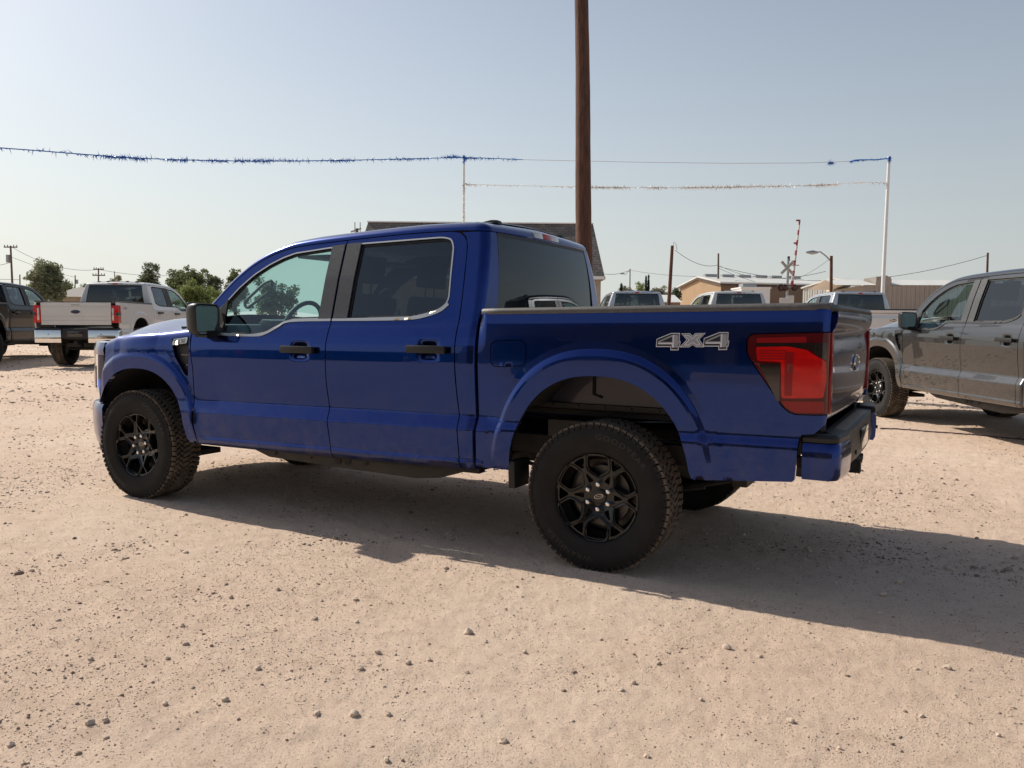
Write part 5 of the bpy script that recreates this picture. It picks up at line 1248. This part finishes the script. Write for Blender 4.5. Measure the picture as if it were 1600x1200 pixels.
# low brown shed
A, B = gpt(1034, 80), gpt(1062, 80); A, L, rz = frame(A, B); z0 = A[2]
bd = empty('shed', tuple(A), rz); tag(bd, 'low brown shed with a pale roof between the leaning pole and tan building', 'shed')
m = MB(); m.box((0, 0, 0), (L, 4, 3.5-z0)); m.build('wall', TAND, bd); m = MB(); m.add([(-.2, -.2, 3.45-z0), (L+.2, -.2, 3.45-z0), (L+.2, 4, 4.3-z0), (-.2, 4, 4.3-z0)], [(0, 1, 2, 3)]); m.build('roof', ROOFW, bd)
m = MB(); m.box((L*.5, -.03, 0), (L*.8, -.005, 2.7-z0)); m.build('door', PWHITE, bd)
# white trailer with a roof unit
A, B = gpt(1157, 58), gpt(1202, 58); A, L, rz = frame(A, B); z0 = A[2]; h = 3.90-z0
tr_ = empty('trailer', tuple(A), rz); tag(tr_, 'white box trailer with a roof air unit behind the white pickup', 'trailer')
m = MB(); m.box((0, 0, .45), (L, 2.6, h)); 
m.V[0][:, 1] *= 1; m.build('body', PWHITE, tr_, bevel=.04); m = MB(); m.box((-.06, -.06, h-.03), (L+.06, 2.66, h+.08)); m.build('roof', PWHITE, tr_, bevel=.03)
m = MB(); m.box((.25, .6, h+.06), (1.25, 1.7, h+.34)); m.build('roof_unit', GALV, tr_, bevel=.04)
for yy in (.45, 1.35): m = MB(); m.box((-.02, yy, 1.2), (.0, yy+.35, h-.25)); m.build('window', TRIMB, tr_)
for xx in (.0, L-.2): m = MB(); m.tube([(xx, 1.5, .35), (xx+.2, 1.5, .35)], .35, 16); m.build('wheel', RUBBER, tr_)
# left houses
def house(px0, px1, d, ze, zr, mw, mr_, label, dep=7):
    A, B = gpt(px0, d), gpt(px1, d); A, L, rz = frame(A, B); z0 = A[2]; h = empty('house', tuple(A), rz); tag(h, label, 'house')
    m = MB(); m.box((.2, .2, 0), (L-.2, dep, ze-z0)); m.build('wall', mw, h)
    m = MB(); m.add([(-.2, -.3, ze-z0-.05), (L+.2, -.3, ze-z0-.05), (L+.2, dep+.3, ze-z0-.05), (-.2, dep+.3, ze-z0-.05), (L*.28, dep/2, zr-z0), (L*.72, dep/2, zr-z0)], [(0, 1, 5, 4), (1, 2, 5), (2, 3, 4, 5), (3, 0, 4), (3, 2, 1, 0)]); m.build('roof', mr_, h)
    for fx in (.3, .62):
        m = MB(); m.box((L*fx, .16, 1.3), (L*fx+1.0, .2, 2.3)); w_ = m.build('window', BLACKP, h); m = MB(); m.box((L*fx-.06, .14, 1.22), (L*fx+1.06, .155, 1.3)); m.build('sill', PWHITE, w_)
    m = MB(); m.box((L*.48, .15, 0), (L*.48+.9, .2, 2.1)); m.build('door', PWHITE, h)
SHG2 = noisy(M('pale_shingles', (.30, .27, .24), .9), 4, .2)
house(74, 128, 66, 3.15, 4.0, STUC, SHG2, 'low tan house with a grey hip roof behind the white tailgate')
house(112, 150, 95, 4.2, 5.2, PWHITE, noisy(M('grey_roof', (.36, .37, .38), .6), 3, .1), 'pale house with a light grey roof behind the tan house')
house(-60, 30, 110, 3.6, 5.0, STUC, SHG2, 'tan house hidden mostly behind the black pickup at the left')
# railroad crossing signal
base = gpt(1231, 45); rs = empty('crossing_signal', tuple(base)); tag(rs, 'railroad crossing signal with crossbuck, flashing lamps and raised red and white gate arm', 'crossing signal')
u = np.array([CR[0], CR[1], 0]); u /= np.linalg.norm(u); fwd = np.array([-u[1], u[0], 0])
lp = lambda px, py, d=45: at_depth(px, py, d)-base
SIGW = M('sign_white', (.48, .47, .45), .45); SIGR = M('sign_red', (.28, .022, .028), .45); SIGK = M('sign_black', (.015, .015, .015), .6)
m = MB(); m.tube([lp(1229.3, 474)*np.array([1, 1, 0]), lp(1231.8, 404)], .065, 8); m.build('mast', GALV, rs)
def blade(c, ang, L, wd, text, name='crossbuck_blade', off=0.):
    e1 = u*math.cos(ang)+np.array([0, 0, 1])*math.sin(ang); e2 = -u*math.sin(ang)+np.array([0, 0, 1])*math.cos(ang); c = c-fwd*(.10+off)
    m = MB(); m.add([c+e1*a*L/2+e2*b_*wd/2+fwd*k for k in (0, .02) for a, b_ in ((-1, -1), (1, -1), (1, 1), (-1, 1))], [(0, 1, 2, 3), (7, 6, 5, 4), (0, 4, 5, 1), (1, 5, 6, 2), (2, 6, 7, 3), (3, 7, 4, 0)]); b1 = m.build(name, SIGW, rs)
    V, F = text_mesh(text, wd*.95); V[:, 0] *= min(1.2, L*.86/np.ptp(V[:, 0])); m = MB(); m.add([c-fwd*.006+e1*v[0]+e2*v[1] for v in V], F); m.build('sign_lettering', SIGK, b1)
cb = lp(1229, 418.5); blade(cb, math.radians(-47), .92, .155, 'RAIL  ROAD'); blade(cb, math.radians(45), .92, .155, 'CROSSING', off=.03)
m = MB(); c = lp(1232.3, 404.5); m.box(tuple(c-np.array([.06, .06, .12])), tuple(c+np.array([.06, .06, .14]))); m.build('bell', SIGK, rs, bevel=.02)
m = MB(); m.tube([lp(1229, 414.5), lp(1248.5, 414.5)], .028, 6); m.build('gate_bracket', GALV, rs)
for (px, py, r_) in ((1220.2, 449.5, .20), (1226.8, 449.5, .185), (1241, 449.5, .185)):
    c = lp(px, py); m = MB(); m.tube([c-fwd*.02, c+fwd*.03], r_, 18); l_ = m.build('lamp_backplate', SIGK, rs)
    m = MB(); m.tube([c-fwd*.12, c-fwd*.03], r_*.55, 14); m.build('lamp_lens', M('lamp_red_dark', (.07, .012, .012), .25) if 'lamp_red_dark' not in bpy.data.materials else bpy.data.materials['lamp_red_dark'], l_)
m = MB(); m.tube([lp(1219, 448), lp(1242, 448)], .04, 6); m.build('lamp_bar', GALV, rs)
g0, g1 = lp(1237.2, 447), lp(1249.6, 343.5); nst = 13
for k in range(nst):
    a, b_ = g0+(g1-g0)*k/nst, g0+(g1-g0)*(k+1)/nst; rr_ = .075-.030*k/nst; m = MB(); m.tube([a, b_], rr_, 4); m.build('gate_stripe', SIGR if k % 2 == 0 else SIGW, rs)
for (px, py) in ((1247, 344.5), (1243.3, 380), (1240, 408.5)):
    c = lp(px, py); m = MB(); m.box(tuple(c-np.array([.10, .05, .035])), tuple(c+np.array([.08, .05, .045]))); m.build('gate_lamp', SIGR, rs)
m = MB(); c = lp(1231, 469); m.box(tuple(c-np.array([.42, .15, .35])), tuple(c+np.array([.0, .15, .12]))); m.box(tuple(c-np.array([.02, .15, .22])), tuple(c+np.array([.30, .15, .26]))); m.build('gate_motor', SIGW, rs, bevel=.03)

# ---- trees
BARK = noisy(M('bark', (.09, .07, .055), .95), 8, .4)
def leafmat(name, a, b_):
    m = M(name, a, .75, spec=.2); b = m.node_tree.nodes['Principled BSDF']
    g = N(m, 'ShaderNodeNewGeometry'); cr = N(m, 'ShaderNodeValToRGB'); e = cr.color_ramp.elements; e[0].color = (*b_, 1); e[1].color = (*a, 1)
    try: lk(m, g.outputs['Random Per Island'], cr.inputs[0])
    except Exception: pass
    lk(m, cr.outputs[0], b.inputs['Base Color'])
    tl = N(m, 'ShaderNodeBsdfTranslucent'); lk(m, cr.outputs[0], tl.inputs[0]); mx = N(m, 'ShaderNodeMixShader'); mx.inputs[0].default_value = .42
    o = m.node_tree.nodes['Material Output']; lk(m, b.outputs[0], mx.inputs[1]); lk(m, tl.outputs[0], mx.inputs[2]); lk(m, mx.outputs[0], o.inputs[0]); return m
LG = leafmat('leaf_green', (.23, .26, .12), (.09, .115, .05)); LD = leafmat('leaf_dark', (.19, .21, .13), (.075, .095, .055)); LP = leafmat('leaf_pale', (.36, .35, .25), (.20, .20, .13)); LY = leafmat('leaf_bright', (.31, .35, .13), (.13, .17, .06)); LC = leafmat('leaf_cypress', (.05, .07, .045), (.02, .03, .02))
def tree(px0, px1, yt, yb, d, mat, label, n=2600, ls=.20, blobs=9, wisp=.25, cat='tree', group='trees on the skyline', trunk=True, shape='round'):
    xc = (px0+px1)/2; base = gpt(xc, d); W = (px1-px0)/FPX*d; top = at_depth(xc, yt, d)[2]-base[2]; bot = max(.3, at_depth(xc, yb, d)[2]-base[2])
    root = empty('tree' if cat == 'tree' else 'shrub', tuple(base)); tag(root, label, cat, group)
    H = top-bot; rg = np.random.default_rng(int(px0*7+yt)); P = []
    if shape == 'column': BL = [(np.array([0, 0, bot+H*k/blobs+H/blobs/2]), W/2*(1-.55*(k/blobs)**1.6), H/blobs*.9) for k in range(blobs)]
    else:
        BL = []
        for k in range(blobs):
            a = rg.uniform(0, 6.28); q = rg.uniform(.1, .9); zz = bot+H*(.28+.58*rg.random()); f = math.sqrt(max(.05, 1-((zz-bot-H*.42)/(H*.62))**2)); r = W*.5*q*f*.72
            BL.append((np.array([r*math.cos(a), r*math.sin(a)*.8, zz]), W*.5*rg.uniform(.26, .46), H*rg.uniform(.20, .34)))
        BL.append((np.array([0, 0, bot+H*.45]), W*.34, H*.40)); BL.append((np.array([-W*.24, 0, bot+H*.34]), W*.24, H*.30)); BL.append((np.array([W*.24, 0, bot+H*.34]), W*.24, H*.30))
    big = BL; n = int(n*2.4); ls = ls*.62; SB = []
    wts = np.array([b[1]**2*b[2] for b in big]); nb = rg.multinomial(max(24, n//75), wts/wts.sum())
    for (c, rx, rz_), k in zip(big, nb):
        v = rg.normal(size=(k, 3)); v /= np.linalg.norm(v, axis=1)[:, None]; q = rg.uniform(.35, 1.0+.22*wisp, k)[:, None]
        for p in c+v*q*np.array([rx, rx, rz_]): SB.append((p, ls*rg.uniform(1.6, 4.2)*(1 if shape != 'column' else .6)))
    wts = np.array([b[1]**1.7 for b in SB]); cnt = rg.multinomial(n, wts/wts.sum())
    if shape == 'column':
        wts = np.array([b[1]**2*b[2] for b in big]); cc = rg.multinomial(n, wts/wts.sum()); cnt = np.zeros(len(SB), int)
        for (c, rx, rz_), k in zip(big, cc):
            v = rg.normal(size=(k, 3)); v /= np.linalg.norm(v, axis=1)[:, None]; P.append(c+v*(rg.random(k)**.4)[:, None]*np.array([rx, rx, rz_]))
    for (c, r_), k in zip(SB, cnt):
        v = rg.normal(size=(k, 3)); v /= np.linalg.norm(v, axis=1)[:, None]; st = 1+wisp*.5*rg.random()
        P.append(c+v*(rg.random(k)**.5)[:, None]*r_*np.array([1, 1, .75*st]))
    P = np.concatenate(P); P = P[P[:, 2] > .1]; k = len(P)
    a = rg.normal(size=(k, 3)); a /= np.linalg.norm(a, axis=1)[:, None]; b_ = np.cross(a, rg.normal(size=(k, 3))); b_ /= np.linalg.norm(b_, axis=1)[:, None]
    s = ls*rg.uniform(.5, 1.15, k)[:, None]
    V = np.stack([P-a*s, P-b_*s*.45, P+a*s, P+b_*s*.45], 1).reshape(-1, 3)
    mk('crown', V, np.arange(4*k).reshape(-1, 4), mat, root, smooth=False)
    if trunk:
        m = MB(); m.tube([(0, 0, -.2), (.05, 0, bot*.6), (0, .05, bot+H*.5)], [W*.045+.06, W*.035+.05, .04], 8)
        for (c, rx, rz_) in BL[:6]: m.tube([(0, 0, bot*.7), tuple(c*np.array([.5, .5, 1])*np.array([1, 1, .8])), tuple(c)], [.07, .05, .02], 5)
        m.build('trunk', BARK, root, smooth=True)
    return root
tree(34, 108, 410, 476, 62, leafmat('leaf_olive', (.31, .33, .21), (.13, .15, .085)), 'wide feathery bush rising behind the black pickup hood', n=5200, ls=.20, blobs=16, wisp=1.2)
tree(99, 118, 441, 470, 75, LY, 'small bright green tree right of the feathery bush', n=900, ls=.18, blobs=6)
tree(126, 139, 443, 470, 100, LD, 'small dark tree left of the white pickup cab', n=500, ls=.2, blobs=5)
tree(166, 203, 427, 470, 115, LP, 'pale thin crowned round tree above the white pickup cab', n=900, ls=.24, blobs=7, wisp=.8)
tree(211, 258, 411, 475, 88, LD, 'dark tall tree with a lumpy crown above the white pickup windows', n=3400, ls=.23, blobs=10)
tree(236, 345, 424, 490, 66, LG, 'broad bright green tree with a domed crown left of the blue windshield pillar', n=8200, ls=.19, blobs=18)
tree(262, 372, 446, 492, 60, LY, 'low spreading green tree touching the blue windshield pillar', n=5200, ls=.17, blobs=16, group='trees on the skyline')
tree(313, 352, 420, 494, 86, LD, 'dark tree behind the domed green tree, left of its twin', n=2800, ls=.24, blobs=8)
tree(345, 392, 419, 496, 85, LG, 'mid green tree partly hidden by the blue windshield pillar', n=2800, ls=.22, blobs=9, wisp=.7)
tree(385, 475, 432, 499, 70, LG, 'green tree seen through the blue truck front window', n=3000, ls=.22, blobs=10, wisp=.6)
tree(500, 640, 436, 499, 75, LD, 'dark tree row clump hidden behind the blue cab', n=3500, ls=.26, blobs=12)
tree(966, 973.5, 444, 470, 115, LC, 'small dark pointed cypress above the silver pickup roof', n=700, ls=.16, blobs=5, shape='column')
tree(1005.5, 1010.5, 432, 470, 105, LC, 'left one of the tall dark cypress pair', n=1100, ls=.14, blobs=7, shape='column', group='tall dark cypress pair')
tree(1009.5, 1014.5, 431, 470, 105, LC, 'right one of the tall dark cypress pair', n=1100, ls=.14, blobs=7, shape='column', group='tall dark cypress pair')
tree(991, 1007, 438, 470, 95, LY, 'thin leafy yellow green tree left of the cypress pair', n=420, ls=.22, blobs=6, wisp=.9)
tree(958, 995, 448, 470, 130, LP, 'low pale bushes in front of the small cypress', n=900, ls=.25, blobs=8)
tree(1014, 1044, 446, 472, 105, LP, 'pale round tree between the cypress pair and the leaning pole', n=1500, ls=.22, blobs=9, wisp=.6)
tree(1049, 1063, 446, 474, 88, LD, 'dark small tree against the left end of the tan building', n=1100, ls=.18, blobs=7)
# dark strand modelled in place of a cast shadow beside the grey truck
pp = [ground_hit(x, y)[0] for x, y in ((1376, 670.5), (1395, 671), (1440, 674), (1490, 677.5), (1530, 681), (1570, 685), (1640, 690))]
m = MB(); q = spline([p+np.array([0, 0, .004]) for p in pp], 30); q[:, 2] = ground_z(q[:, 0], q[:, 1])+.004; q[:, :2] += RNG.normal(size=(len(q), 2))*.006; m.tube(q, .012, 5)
o = m.build('shadow_line', M('shadow_purple_grey', (.10, .075, .085), .9)); tag(o, 'thin dark shadow line built as a strand across the dirt in front of the grey pickup', 'shadow_line')
# what stands behind the photographer and shows in the paintwork
def back_tree(x, y, W, H, seed):
    rg = np.random.default_rng(seed); n = 2200; v = rg.normal(size=(n, 3)); v /= np.linalg.norm(v, axis=1)[:, None]; P = v*(rg.random(n)**.35)[:, None]*np.array([W/2, W/2, H*.42])*(1+.25*np.sin(v[:, :1]*5+seed))+np.array([0, 0, H*.55])
    return P+np.array([x, y, 0])
PB = np.concatenate([back_tree(x, -46+3*math.sin(x), 9+2.5*math.cos(x*2), 3.4+1.7*math.sin(x*1.7), int(abs(x)*3)+1) for x in np.arange(-60, 40, 7.5)])
k = len(PB); a = RNG.normal(size=(k, 3)); a /= np.linalg.norm(a, axis=1)[:, None]; b_ = np.cross(a, RNG.normal(size=(k, 3))); b_ /= np.linalg.norm(b_, axis=1)[:, None]
V = np.stack([PB-a*.5, PB-b_*.3, PB+a*.5, PB+b_*.3], 1).reshape(-1, 3); V[:, 2] = np.maximum(V[:, 2], 0)
o = mk('tree_belt', V, np.arange(4*k).reshape(-1, 4), LD, smooth=False); tag(o, 'far row of trees mirrored as a dark band in the blue paintwork', 'trees', kind='stuff')
bd = empty('showroom_building', (-7.5, -17.5, 0), math.radians(4)); tag(bd, 'long brown showroom building behind the photographer, mirrored dark in the blue truck bed', 'building')
m = MB(); m.box((0, -9, -.3), (30, 0, 4.9)); m.build('wall', M('showroom_wall', (.21, .18, .155), .8), bd)
m = MB(); m.box((-.6, -9.6, 4.9), (30.6, .8, 5.25)); m.build('roof', TRIMB, bd)
SGL = M('showroom_glass', (.01, .012, .014), .05)
for k_ in range(8):
    f_ = MB(); f_.box((1.2+k_*3.5, 0, .5), (3.9+k_*3.5, .06, 3.1)); f_ = f_.build('window', TRIMB, bd); m = MB(); m.box((1.3+k_*3.5, .05, .6), (3.8+k_*3.5, .08, 3.0)); m.build('pane', SGL, f_)
bpy.context.view_layer.update()
